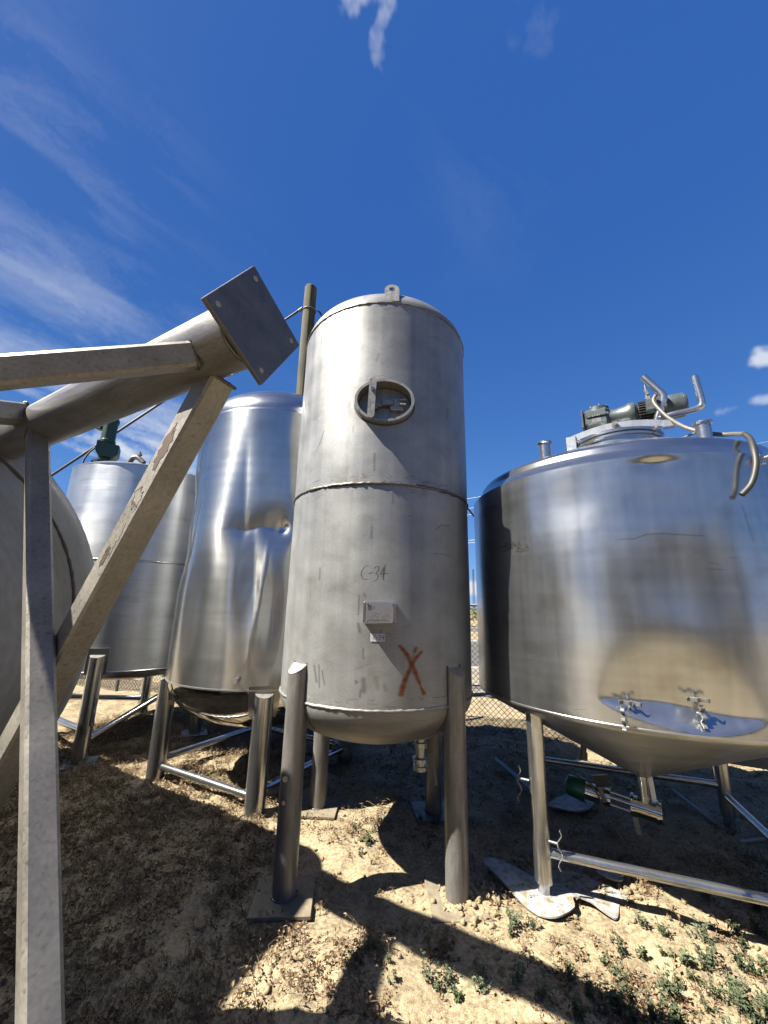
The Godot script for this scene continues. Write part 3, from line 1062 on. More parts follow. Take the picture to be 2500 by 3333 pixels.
		for j in 29:
			var a := TAU * (j % 28) / 28.0
			fp2.append(p + Vector3(cos(a) * 0.070, 0.018, sin(a) * 0.070)); fr.append(0.006 + 0.0025 * sin(j * 2.3))
		fr[28] = fr[0]
		fw.tube(fp2, fr, 6, false, true)
		if k != 1: part("foot_weld", fw, M.weld, lo2)
		part("base_plate", plate_mesh(p + Vector3(0, 0.006 if k != 1 else -0.004, 0), 0.33, 0.02, [0.08, 0.03, -0.05, 0.1][k]), M.plate if k == 3 else M.dirty, lo2)
		if k == 0:
			for q in [[0.62, 0.016], [0.50, 0.011]]:
				var sb := MB.new()
				sb.tube([p + Vector3(-0.02, q[0], 0.06), p + Vector3(-0.022, q[0], 0.085)], q[1], 10)
				part("stud", sb, M.polleg, lo2)
	# drain and bottom outlet
	var dn := MB.new()
	dn.tube([Vector3(0, 0.72, 0), Vector3(0, 0.655, 0)], 0.022, 12)
	part("drain_stub", dn, M.polleg, t)
	var vp := Vector3(0.33, 0.0, 0.02)
	var fl := MB.new()
	fl.lathe([Vector2(0.0, 0.70), Vector2(0.085, 0.70), Vector2(0.085, 0.725), Vector2(0.03, 0.725), Vector2(0.03, 0.86)], 24, vp)
	fl.lathe([Vector2(0.0, 0.73), Vector2(0.085, 0.73), Vector2(0.085, 0.752), Vector2(0.03, 0.752)], 24, vp)
	var vo := part("outlet_flange", fl, M.leg, t)
	for j in 6:
		var a := TAU * j / 6.0
		var bb := MB.new()
		bb.tube([vp + Vector3(cos(a) * 0.068, 0.690, sin(a) * 0.068), vp + Vector3(cos(a) * 0.068, 0.765, sin(a) * 0.068)], 0.008, 6)
		part("bolt", bb, M.dark_metal, vo)
	var vb := MB.new()
	vb.lathe([Vector2(0.03, 0.48), Vector2(0.055, 0.485), Vector2(0.055, 0.51), Vector2(0.042, 0.515), Vector2(0.042, 0.53), Vector2(0.058, 0.535), Vector2(0.058, 0.56), Vector2(0.036, 0.565), Vector2(0.036, 0.62), Vector2(0.046, 0.625), Vector2(0.046, 0.66), Vector2(0.032, 0.665), Vector2(0.032, 0.70)], 24, vp)
	part("valve_body", vb, M.satin, vo)
	var vh := MB.new()
	vh.tube(curve_pts([vp + Vector3(0.05, 0.60, 0.03), vp + Vector3(0.085, 0.59, 0.03), vp + Vector3(0.095, 0.50, 0.03), vp + Vector3(0.11, 0.40, 0.03)]), 0.009, 8)
	part("valve_handle", vh, M.leg, vo)

func hole_lathe(b: MB, R: float, y0: float, y1: float, rows: int, segs: int, disp: Callable, hy: float, hphi: float, ha: float, hb: float):
	# shell wall as a fine grid with the cells inside the oval left out
	var base := b.v.size()
	for i in rows + 1:
		var y := lerpf(y0, y1, float(i) / rows)
		for j in segs + 1:
			var f := -PI + TAU * j / segs
			var rr: float = R + disp.call(rad_to_deg(f), y)
			b.vert(Vector3(sin(f) * rr, y, cos(f) * rr), Vector3(sin(f), 0, cos(f)), Vector2(float(j) / segs, 1.0 - float(i) / rows))
	for i in rows:
		for j in segs:
			var k := base + i * (segs + 1) + j
			var c := (b.v[k] + b.v[k + segs + 2]) * 0.5
			if c.z > 0 and pow((c.x - 0.01) / ha, 2.0) + pow((c.y - hy) / hb, 2.0) < 1.0: continue
			b.face(k, k + segs + 1, k + segs + 2)
			b.face(k, k + segs + 2, k + 1)

# ------------------------------------------------------------------ dented brushed tank
func ga(dp: float, dy: float, sp: float, sy: float) -> float:
	return exp(-dp * dp / (sp * sp) - dy * dy / (sy * sy))

func dent2(phi: float, y: float) -> float:
	var d := 0.0
	var up := smoothstep(0.93, 1.15, y) * (1.0 - smoothstep(3.1, 3.42, y))
	d -= 0.012 * ga(phi - 4.0, y - 2.75, 17.0, 0.36)
	var yc := 2.27 + 0.0014 * phi + 0.012 * sin(phi * 0.35)
	d -= 0.052 * (exp(-(y - yc) / 0.26) if y > yc else exp((y - yc) / 0.13)) * smoothstep(-19.0, -4.0, phi) * (1.0 - smoothstep(10.0, 26.0, phi))
	d -= 0.022 * ga(phi - 18.5, y - 2.285, 3.0, 0.06)
	d -= 0.030 * ga(phi - 16.0, y - 2.30, 8.0, 0.18)
	d -= 0.026 * ga(phi - 2.0, y - 1.85, 7.0, 0.42)
	d += 0.030 * exp(-absf(phi - 9.0 - (y - 1.6) * 5.0) / 2.6) * ga(0.0, y - 1.65, 1.0, 0.5)
	d -= 0.016 * exp(-absf(phi + 6.0 + (y - 2.6) * 3.0) / 4.0) * ga(0.0, y - 2.65, 1.0, 0.4)
	d -= 0.022 * ga(phi - 16.0, y - 1.5, 5.0, 0.35)
	d -= 0.050 * ga(phi + 63.0, y - 2.60, 13.0, 0.22)
	d -= 0.045 * ga(phi + 62.0, y - 2.10, 13.0, 0.22)
	d -= 0.018 * exp(-absf(phi + 43.0 - (y - 2.3) * 9.0) / 3.0) * ga(0.0, y - 2.5, 1.0, 0.42)
	d -= 0.020 * ga(phi + 33.0, y - 1.60, 8.0, 0.4)
	d -= 0.014 * exp(-absf(phi - 6.0 + (y - 1.7) * 8.0) / 2.5) * ga(0.0, y - 1.75, 1.0, 0.45)
	d += 0.003 * sin(phi * 0.11 + y * 2.2)
	return d * up + 0.00012 * sin(y * 47.0 + sin(phi * 0.05) * 2.0)

func build_dented_tank():
	var R := 0.92
	var t := thing("dented_tank", "tall brushed steel tank with crumpled dented wall and mirror polished bottom", "tank", Vector3(-1.21, 0, -4.42))
	var sh := MB.new()
	sh.lathe(shell_profile(R, 0.905, 3.455, 190), 260, Vector3.ZERO, dent2)
	part("shell", sh, M.brushed, t, "brushed shell crumpled by large dents")
	var hd := MB.new()
	var pr := [Vector2(R, 3.455), Vector2(R - 0.004, 3.475)]
	pr.append_array(ellipse_head(R - 0.008, 0.47, 3.475, false, 26))
	hd.lathe(pr, 120)
	part("top_head", hd, M.head, t)
	var bt := MB.new()
	bt.lathe(ellipse_head(R - 0.012, 0.47, 0.905, true, 30), 120)
	part("bottom_head", bt, M.polish, t, "mirror polished dished bottom")
	var lp := MB.new()
	lp.lathe([Vector2(R - 0.012, 0.897), Vector2(R + 0.004, 0.897), Vector2(R + 0.004, 0.909), Vector2(R - 0.002, 0.909)], 120)
	part("shell_edge", lp, M.satin, t)
	# nozzle stub
	var nz := MB.new()
	var na := deg_to_rad(1.6)
	var nd := Vector3(sin(na), 0, cos(na))
	nz.tube([nd * (R - 0.02) + Vector3(0, 0.985, 0), nd * (R + 0.05) + Vector3(0, 0.985, 0)], 0.017, 12)
	nz.tube([nd * (R + 0.05) + Vector3(0, 0.985, 0), nd * (R + 0.062) + Vector3(0, 0.985, 0)], 0.023, 12)
	part("thermowell", nz, M.satin, t)
	# legs and lower rails
	var spots := [Vector3(-0.87, 0, 0.25), Vector3(0.25, 0, 0.86), Vector3(0.86, 0, -0.25), Vector3(-0.26, 0, -0.87)]
	for k in 4:
		var p: Vector3 = spots[k]
		var out := p.normalized()
		var lm := leg_mesh(0.08, -0.02, 0.93, 0.5, out, p)
		var lo := part("leg", lm[0], M.polleg, t)
		part("leg_cap", lm[1], M.cast, lo)
		var pad := MB.new()
		var a0 := rad_to_deg(atan2(out.x, out.z))
		var rows := []
		var uvs := []
		for i in 5:
			var r := PackedVector3Array()
			var tt := PackedVector2Array()
			var y := lerpf(0.66, 0.935, i / 4.0)
			var rr: float = (R if y > 0.905 else (R - 0.012) * sqrt(1.0 - pow((0.905 - y) / 0.47, 2.0))) + 0.008
			for j in 9:
				var a := deg_to_rad(a0 + lerpf(-8.0, 8.0, j / 8.0))
				r.append(Vector3(sin(a) * rr, y, cos(a) * rr)); tt.append(Vector2(j / 8.0, y))
			rows.append(r); uvs.append(tt)
		pad.grid(rows, uvs, -1.0)
		part("leg_pad", pad, M.satin, lo)
	for k in 4:
		var p: Vector3 = spots[k]
		var q: Vector3 = spots[(k + 1) % 4]
		var rb := MB.new()
		var hgt := 0.11 if k == 0 else 0.15
		rb.tube([p + (q - p).normalized() * 0.07 + Vector3(0, hgt, 0), q + (p - q).normalized() * 0.07 + Vector3(0, hgt, 0)], 0.030, 14)
		part("brace_rail", rb, M.polleg, t)
	# steel shelf bracket on the rear leg
	var br := MB.new()
	br.box(Vector3(0.90, 0.22, -0.18), Basis(Vector3.UP, 0.5), Vector3(0.30, 0.012, 0.16), 0.002)
	br.box(Vector3(0.85, 0.20, -0.11), Basis(Vector3.UP, 0.5), Vector3(0.26, 0.05, 0.01), 0.002)
	part("shelf_bracket", br, M.galv, t)

# ------------------------------------------------------------------ wide tank on the right
func dent3(phi: float, y: float) -> float:
	# phi: 0 faces the camera side
	var d := 0.0
	var uu := clampf(1.0 - pow((phi - 10.5) / 18.5, 2.0), 0.0, 1.0)
	if uu > 0.0:
		# a pushed-in pocket: arched slope above its fold, short lip below
		var cy := 1.158 + 0.010 * sin(phi * 0.2) - 0.0012 * (phi - 10.0)
		var dep := 0.072 * pow(uu, 0.9)
		var v := (y - cy) / (0.40 * sqrt(uu) + 0.02) if y > cy else (cy - y) / (0.095 * uu + 0.012)
		if v < 1.0: d -= dep * (pow(1.0 - v, 2.0) if y > cy else 1.0 - v * v * (1.6 - 0.6 * v))
	d -= 0.014 * ga(phi + 9.0, y - 2.25, 9.0, 0.15)
	d -= 0.024 * ga(phi - 13.0, y - 2.44, 5.0, 0.07)
	d -= 0.008 * ga(phi - 13.0, y - 2.20, 10.0, 0.13)
	d -= 0.016 * ga(phi - 15.0, y - 1.78, 16.0, 0.22)
	d += 0.004 * ga(phi - 14.0, y - 1.52, 14.0, 0.10)
	d -= 0.004 * ga(phi + 18.0, y - 1.55, 12.0, 0.12)
	d += 0.0016 * sin(phi * 0.16 + 1.0) * sin(y * 4.5 + phi * 0.05) + 0.0008 * sin(phi * 0.31 + y * 7.0)
	return d * smoothstep(1.045, 1.06, y) * (1.0 - smoothstep(2.42, 2.468, y))

func build_right_tank():
	var R := 1.09
	var ph0 := deg_to_rad(-30.83)
	var t := thing("cone_bottom_tank", "wide steel tank with cone bottom, dented wall and agitator motor on top", "tank", Vector3(1.85, 0, -3.1), ph0)
	var sh := MB.new()
	sh.lathe(shell_profile(R, 1.04, 2.47, 130), 320, Vector3.ZERO, dent3)
	part("shell", sh, M.right_shell, t, "scratched shell with a deep dent near its lower edge")
	var tp := MB.new()
	var pr := [Vector2(R, 2.47), Vector2(R - 0.006, 2.474), Vector2(R - 0.055, 2.53), Vector2(R - 0.07, 2.545), Vector2(R - 0.075, 2.575), Vector2(R - 0.09, 2.598), Vector2(R - 0.13, 2.615)]
	for k in range(1, 15):
		var a := k / 14.0
		pr.append(Vector2(maxf(0.001, (R - 0.13) * (1.0 - a)), 2.615 + 0.25 * (1.0 - pow(1.0 - a, 2.0))))
	tp.lathe(pr, 140, Vector3.ZERO, null, 50.0)
	part("top_head", tp, M.head, t)
	var cn := MB.new()
	var cp := []
	for k in 15: cp.append(Vector2(lerpf(0.045, R - 0.03, k / 14.0), lerpf(0.50, 1.005, k / 14.0)))
	cp.append(Vector2(R - 0.004, 1.022)); cp.append(Vector2(R + 0.002, 1.04)); cp.append(Vector2(R, 1.044))
	cn.lathe(cp, 120, Vector3.ZERO, null, 40.0)
	part("cone_bottom", cn, M.brushed_soft, t)
	# legs
	var feet := []
	for k in 4:
		var a := deg_to_rad(-34.5 + 90.0 * k)
		var p := Vector3(sin(a), 0, cos(a)) * 0.965
		feet.append(p)
		var lb := MB.new()
		lb.tube([p + Vector3(0, 0.09, 0), p + Vector3(0, 1.02, 0)], 0.050, 20)
		var lo := part("leg", lb, M.polleg, t)
		var fb := MB.new()
		fb.tube([p + Vector3(0, -0.02, 0), p + Vector3(0, 0.10, 0)], 0.036, 18)
		part("adjusting_foot", fb, M.polleg, lo)
	for k in 4:
		var p: Vector3 = feet[k]
		var q: Vector3 = feet[(k + 1) % 4]
		var rb := MB.new()
		var h := 0.235 if k != 2 else 0.30
		rb.tube([p + (q - p).normalized() * 0.04 + Vector3(0, h, 0), q + (p - q).normalized() * 0.04 + Vector3(0, h, 0)], 0.026, 14)
		part("brace_rail", rb, M.polleg, t)
	# bent pipe hangers on the near leg and on the shell
	for s in [[-0.075, 0.60, -1.0, 0.0], [0.075, 0.31, 1.0, 0.3]]:
		var p: Vector3 = feet[0] + Vector3(s[0] * 0.6, s[1], 0.03)
		var hb := MB.new()
		hb.tube([p, p + Vector3(s[2] * 0.055, 0, 0)], 0.008, 8)
		var pts := []
		for j in 10:
			pts.append(p + Vector3(s[2] * 0.06 + sin(j * 1.35 + s[3]) * 0.013, 0.07 - j * 0.022, 0.0))
		var fine := curve_pts(pts, 4)
		for j in fine.size() - 1: hb.beam(fine[j], fine[j + 1], 0.022, 0.004, Vector3.BACK, 0.0008)
		part("pipe_hanger", hb, M.galv, t)
	for s in [[-2.6, 1.09, 0.0], [15.2, 1.13, 1.0], [-0.5, 1.155, 2.0], [14.6, 1.20, 3.0]]:
		var a := deg_to_rad(s[0])
		var out := Vector3(sin(a), 0, cos(a))
		var side := Vector3(cos(a), 0, -sin(a))
		var rr: float = R + dent3(s[0], s[1])
		var p := out * rr + Vector3(0, s[1], 0)
		var hb := MB.new()
		hb.tube([p - out * 0.01, p + out * 0.045], 0.006, 8)
		hb.prism(p + out * 0.047, Basis(side, Vector3.UP, out), [Vector2(0.012, 0.0), Vector2(0.006, 0.010), Vector2(-0.006, 0.010), Vector2(-0.012, 0.0), Vector2(-0.006, -0.010), Vector2(0.006, -0.010)], 0.010)
		var dirv := Vector3.UP if s[2] < 1.5 else side
		var fine := []
		for j in 22:
			var q := j / 21.0
			fine.append(p + out * (0.05 + 0.012 * sin(q * 14.0)) + dirv * (0.045 - q * 0.10))
		for j in fine.size() - 1: hb.beam(fine[j], fine[j + 1], 0.018, 0.004, dirv.cross(out), 0.0008)
		part("pipe_hanger", hb, M.galv, t)
	# top nozzles with clamp rims
	for s in [[-0.39, 0.58, 0.042], [0.57, 0.53, 0.042]]:
		var rd := sqrt(s[0] * s[0] + s[1] * s[1])
		var y := 2.615 + 0.25 * (1.0 - pow(rd / 0.96, 2.0))
		var nb := MB.new()
		nb.lathe([Vector2(s[2], y - 0.03), Vector2(s[2], y + 0.105), Vector2(s[2] * 1.3, y + 0.112), Vector2(s[2] * 1.3, y + 0.122), Vector2(s[2] * 0.9, y + 0.124), Vector2(s[2] * 0.9, y + 0.02)], 22, Vector3(s[0], 0, s[1]))
		part("nozzle", nb, M.polleg, t)
	# hatch: neck, lid, clamp band with its bolt
	var hc := Vector3(0.09, 0, 0.12)
	var nk := MB.new()
	nk.lathe([Vector2(0.30, 2.80), Vector2(0.30, 2.875), Vector2(0.318, 2.88), Vector2(0.318, 2.895), Vector2(0.302, 2.90), Vector2(0.302, 2.905), Vector2(0.32, 2.91), Vector2(0.32, 2.925), Vector2(0.29, 2.935), Vector2(0.15, 2.968), Vector2(0.001, 2.975)], 60, hc)
	var hatch := part("hatch", nk, M.polleg, t)
	var yk := []
	for k in 17:
		var q := k / 16.0
		yk.append(hc + Vector3(lerpf(-0.335, 0.335, q), 2.955 + 0.06 * sin(PI * q), 0.17))
	var yb := MB.new()
	for k in 16: yb.beam(yk[k], yk[k + 1] + (yk[k + 1] - yk[k]) * 0.06, 0.014, 0.05, Vector3.BACK, 0.002)
	part("clamp_arm", yb, M.satin, hatch)
	var lb2 := MB.new()
	lb2.box(hc + Vector3(-0.315, 2.925, 0.17), Basis.IDENTITY, Vector3(0.075, 0.11, 0.04), 0.004)
	part("clamp_lug", lb2, M.satin, hatch)
	var lb3 := MB.new()
	lb3.box(hc + Vector3(0.335, 2.945, 0.17), Basis.IDENTITY, Vector3(0.075, 0.045, 0.05), 0.004)
	part("clamp_lug", lb3, M.satin, hatch)
	var kb := MB.new()
	kb.tube([hc + Vector3(0, 3.015, 0.155), hc + Vector3(0, 3.015, 0.205)], 0.024, 12)
	kb.tube([hc + Vector3(0, 3.015, 0.2), hc + Vector3(0, 3.015, 0.215)], 0.014, 6)
	part("bolt", kb, M.leg, hatch)
	var hb3 := MB.new()
	hb3.tube([hc + Vector3(-0.33, 2.985, 0.02), hc + Vector3(-0.12, 2.985, 0.02)], 0.022, 12)
	part("hinge_tube", hb3, M.polleg, hatch)
	# agitator: gearbox, adaptor flange, finned motor
	var ag := MB.new()
	var gc := Vector3(-0.03, 3.21, 0.0)
	ag.box(gc + Vector3(0.0, 0.0, 0), Basis.IDENTITY, Vector3(0.20, 0.17, 0.2), 0.03)
	ag.box(gc + Vector3(0.01, 0.01, 0.103), Basis.IDENTITY, Vector3(0.17, 0.02, 0.02), 0.004)
	ag.lathe([Vector2(0.085, 3.28), Vector2(0.085, 3.315), Vector2(0.06, 3.33), Vector2(0.001, 3.332)], 26, Vector3(gc.x + 0.015, 0, gc.z))
	var gb := part("gearbox", ag, M.teal, t, "grey green cast gearbox")
	var fp := MB.new()
	for k in 8:
		var a := TAU * k / 8.0
		fp.tube([gc + Vector3(-0.118, cos(a) * 0.075, sin(a) * 0.075), gc + Vector3(-0.10, cos(a) * 0.075, sin(a) * 0.075)], 0.008, 6)
	fp.box(gc + Vector3(-0.105, 0, 0), Basis.IDENTITY, Vector3(0.016, 0.175, 0.2), 0.005)
	part("end_cover", fp, M.teal, gb)
	var sup := MB.new()
	sup.lathe([Vector2(0.13, 2.975), Vector2(0.13, 2.99), Vector2(0.09, 2.995), Vector2(0.075, 3.13)], 26, Vector3(gc.x + 0.02, 0, gc.z))
	part("mount_collar", sup, M.satin, gb)
	var neck := MB.new()
	var segn := []
	var radn := []
	for s in [[0.09, 0.075], [0.15, 0.07], [0.22, 0.085], [0.235, 0.098], [0.275, 0.098], [0.28, 0.085], [0.30, 0.07]]:
		segn.append(gc + Vector3(s[0], 0.0, 0.0)); radn.append(s[1])
	neck.tube(segn, radn, 26)
	part("adaptor_flange", neck, M.teal, gb)
	var mot := MB.new()
	mot.tube([gc + Vector3(0.30, 0, 0), gc + Vector3(0.46, 0, 0)], 0.068, 24)
	for k in 26:
		var a := TAU * k / 26.0
		var d := Vector3(0, cos(a), sin(a))
		mot.box(gc + Vector3(0.38, 0, 0) + d * 0.078, Basis(Vector3.RIGHT, d, Vector3.RIGHT.cross(d)), Vector3(0.15, 0.03, 0.006), 0.001)
	var mo := part("finned_motor", mot, M.black, t, "black finned motor housing")
	var tb := MB.new()
	tb.tube([gc + Vector3(0.46, 0, 0), gc + Vector3(0.465, 0, 0), gc + Vector3(0.60, 0, 0), gc + Vector3(0.625, 0, 0)], [0.09, 0.097, 0.097, 0.075], 26)
	part("fan_cover", tb, M.teal, mo)
	var rp2 := MB.new()
	rp2.box(gc + Vector3(0.0, -0.035, 0.1015), Basis.IDENTITY, Vector3(0.07, 0.035, 0.003), 0.001)
	part("rating_plate", rp2, M.galv, gb)
	for k in 6:
		var a := TAU * k / 6.0 + 0.3
		var bt := MB.new()
		bt.tube([Vector3(gc.x + 0.015 + cos(a) * 0.07, 3.312, gc.z + sin(a) * 0.07), Vector3(gc.x + 0.015 + cos(a) * 0.07, 3.332, gc.z + sin(a) * 0.07)], 0.008, 6)
		part("bolt", bt, M.galv, gb)
	var jb := MB.new()
	jb.box(gc + Vector3(0.42, -0.01, 0.12), Basis.IDENTITY, Vector3(0.14, 0.11, 0.07), 0.012)
	part("terminal_box", jb, M.teal, mo)
	# vent pipes
	var p1 := MB.new()
	p1.tube(curve_pts([Vector3(0.33, 3.46, 0.12), Vector3(0.385, 3.36, 0.13), Vector3(0.43, 3.27, 0.14), Vector3(0.435, 3.22, 0.14), Vector3(0.41, 3.15, 0.13), Vector3(0.375, 3.05, 0.12), Vector3(0.36, 2.86, 0.10)], 5), 0.027, 14)
	part("vent_pipe", p1, M.polleg, t)
	var p2 := MB.new()
	p2.tube(curve_pts([Vector3(0.645, 3.36, 0.14), Vector3(0.655, 3.24, 0.14), Vector3(0.66, 3.14, 0.14), Vector3(0.645, 3.105, 0.14), Vector3(0.58, 3.09, 0.14), Vector3(0.48, 3.085, 0.14), Vector3(0.39, 3.075, 0.13)], 5), 0.023, 14)
	part("vent_pipe", p2, M.polleg, t)
	var th := MB.new()
	th.tube([Vector3(0.335, 3.25, 0.1), Vector3(0.335, 3.40, 0.1)], 0.007, 8)
	th.box(Vector3(0.338, 3.33, 0.1), Basis(Vector3.BACK, 0.3), Vector3(0.025, 0.05, 0.02), 0.003)
	th.box(Vector3(0.342, 3.28, 0.1), Basis(Vector3.BACK, -0.2), Vector3(0.035, 0.03, 0.02), 0.003)
	part("cable_clamp", th, M.galv, t)
	# grey hose over the top and down the front
	var hz := [Vector3(0.385, 3.25, 0.18), Vector3(0.365, 3.19, 0.20), Vector3(0.40, 3.08, 0.24), Vector3(0.44, 2.98, 0.30), Vector3(0.50, 2.86, 0.40), Vector3(0.58, 2.78, 0.46), Vector3(0.66, 2.74, 0.48), Vector3(0.71, 2.70, 0.56), Vector3(0.72, 2.64, 0.70)]
	var hs := MB.new()
	hs.tube(curve_pts(hz, 6), 0.014, 10)
	var ho := part("hose", hs, M.hose, t)
	var h2 := MB.new()
	h2.tube(curve_pts([Vector3(0.72, 2.64, 0.70), Vector3(0.715, 2.57, 0.80), Vector3(0.70, 2.48, 0.88), Vector3(0.685, 2.38, 0.92), Vector3(0.65, 2.28, 0.935), Vector3(0.60, 2.22, 0.945)], 6), 0.015, 10)
	part("hose_end", h2, M.hose_dark, ho, "dark dirty free end of the hose")
	var cl := MB.new()
	var ca := deg_to_rad(41.5)
	cl.box(Vector3(sin(ca), 0, cos(ca)) * (R + 0.015) + Vector3(0, 2.435, 0), Basis(Vector3.UP, ca), Vector3(0.03, 0.06, 0.03), 0.003)
	cl.tube([Vector3(sin(ca), 0, cos(ca)) * (R + 0.0) + Vector3(0, 2.435, 0), Vector3(sin(ca), 0, cos(ca)) * (R + 0.06) + Vector3(0, 2.435, 0)], 0.012, 8)
	part("shell_lug", cl, M.satin, t)
	var ty := MB.new()
	ty.tube([Vector3(0.48, 2.80, 0.36), Vector3(0.62, 2.845, 0.36)], 0.008, 8)
	ty.box(Vector3(0.48, 2.79, 0.36), Basis.IDENTITY, Vector3(0.03, 0.035, 0.02), 0.003)
	ty.tube([Vector3(0.575, 2.83, 0.36), Vector3(0.60, 2.838, 0.36)], 0.016, 8)
	part("wing_bolt", ty, M.galv, t)
	# rear rim handle
	var rh := MB.new()
	var rp := []
	for k in 13:
		var a := PI * k / 12.0
		rp.append(Vector3(-0.86 + cos(a) * 0.05, 2.56 + sin(a) * 0.08, -0.40))
	rh.tube(rp, 0.012, 8)
	part("lifting_eye", rh, M.polleg, t)
	# outlet below the cone: pipe, tee, valve, green cap, tag
	var o := Vector3(0.0, 0, 0.0)
	var ou := MB.new()
	ou.tube([Vector3(0, 0.53, 0), Vector3(0, 0.33, 0)], 0.042, 16)
	var op := part("outlet_pipe", ou, M.polleg, t)
	var te := MB.new()
	te.tube([Vector3(-0.09, 0.30, 0), Vector3(0.09, 0.285, 0)], 0.062, 22)
	te.tube([Vector3(0.06, 0.288, 0), Vector3(0.075, 0.287, 0)], 0.072, 22)
	te.tube([Vector3(-0.085, 0.30, 0), Vector3(-0.07, 0.299, 0)], 0.074, 22)
	part("valve_body", te, M.polish, op)
	var hd := MB.new()
	hd.beam(Vector3(-0.07, 0.25, 0.05), Vector3(-0.055, 0.15, 0.06), 0.012, 0.035, Vector3.BACK, 0.003)
	part("valve_handle", hd, M.galv, op)
	var ac := MB.new()
	ac.tube([Vector3(-0.37, 0.325, 0), Vector3(-0.21, 0.31, 0)], 0.056, 22)
	ac.tube([Vector3(-0.215, 0.318, -0.0), Vector3(-0.08, 0.302, 0)], 0.012, 8)
	for sg in [-1.0, 1.0]: ac.tube([Vector3(-0.215, 0.318 + sg * 0.04, 0.02), Vector3(-0.08, 0.302 + sg * 0.04, 0.02)], 0.007, 8)
	part("actuator", ac, M.polish, op)
	var gcap := MB.new()
	gcap.tube([Vector3(-0.50, 0.34, 0), Vector3(-0.48, 0.338, 0), Vector3(-0.41, 0.33, 0), Vector3(-0.37, 0.325, 0)], [0.04, 0.068, 0.076, 0.076], 24)
	part("actuator_cap", gcap, M.valve_green, op, "dark green plastic end cap")
	var tg := MB.new()
	tg.box(Vector3(-0.25, 0.43, 0.06), Basis(Vector3.BACK, 0.25), Vector3(0.10, 0.075, 0.004), 0.001)
	part("tag", tg, M.black, op, "black hanging tag with a pale frame")
	for s in [[-0.26, 0.468, 0.1, 0.008, 0.25, "tag_edge"], [-0.24, 0.392, 0.1, 0.008, 0.25, "tag_edge"], [-0.255, 0.34, 0.03, 0.085, 0.35, "tag_strap"]]:
		var tf := MB.new()
		tf.box(Vector3(s[0], s[1], 0.063), Basis(Vector3.BACK, s[4]), Vector3(s[2], s[3], 0.006), 0.001)
		part(s[5], tf, M.galv, op)
	var sp := MB.new()
	sp.tube([Vector3(-0.34, 0.70, -0.05), Vector3(-0.36, 0.60, 0.0), Vector3(-0.365, 0.54, 0.02)], 0.022, 12)
	sp.tube([Vector3(-0.362, 0.58, 0.0), Vector3(-0.365, 0.53, 0.02)], 0.03, 8)
	part("sample_spout", sp, M.galv, t)
	var lc := MB.new()
	lc.beam(Vector3(0.045, 0.53, 0.03), Vector3(0.055, 0.37, 0.05), 0.03, 0.008, Vector3.RIGHT, 0.002)
	part("locking_strip", lc, M.satin, op)
	# loose white cable hanging off the valve
	var wc := thing("loose_cable", "thin white cable hanging from the cone tank valve to soil", "cable", t.position, ph0)
	var wb := MB.new()
	wb.tube(curve_pts([Vector3(-0.95, 0.43, -0.1), Vector3(-0.62, 0.43, -0.05), Vector3(-0.36, 0.42, 0.08), Vector3(-0.29, 0.37, 0.11), Vector3(-0.22, 0.22, 0.13), Vector3(-0.12, 0.09, 0.16), Vector3(-0.06, 0.02, 0.2)], 6), 0.006, 6)
	part("cable", wb, M.hose, wc)

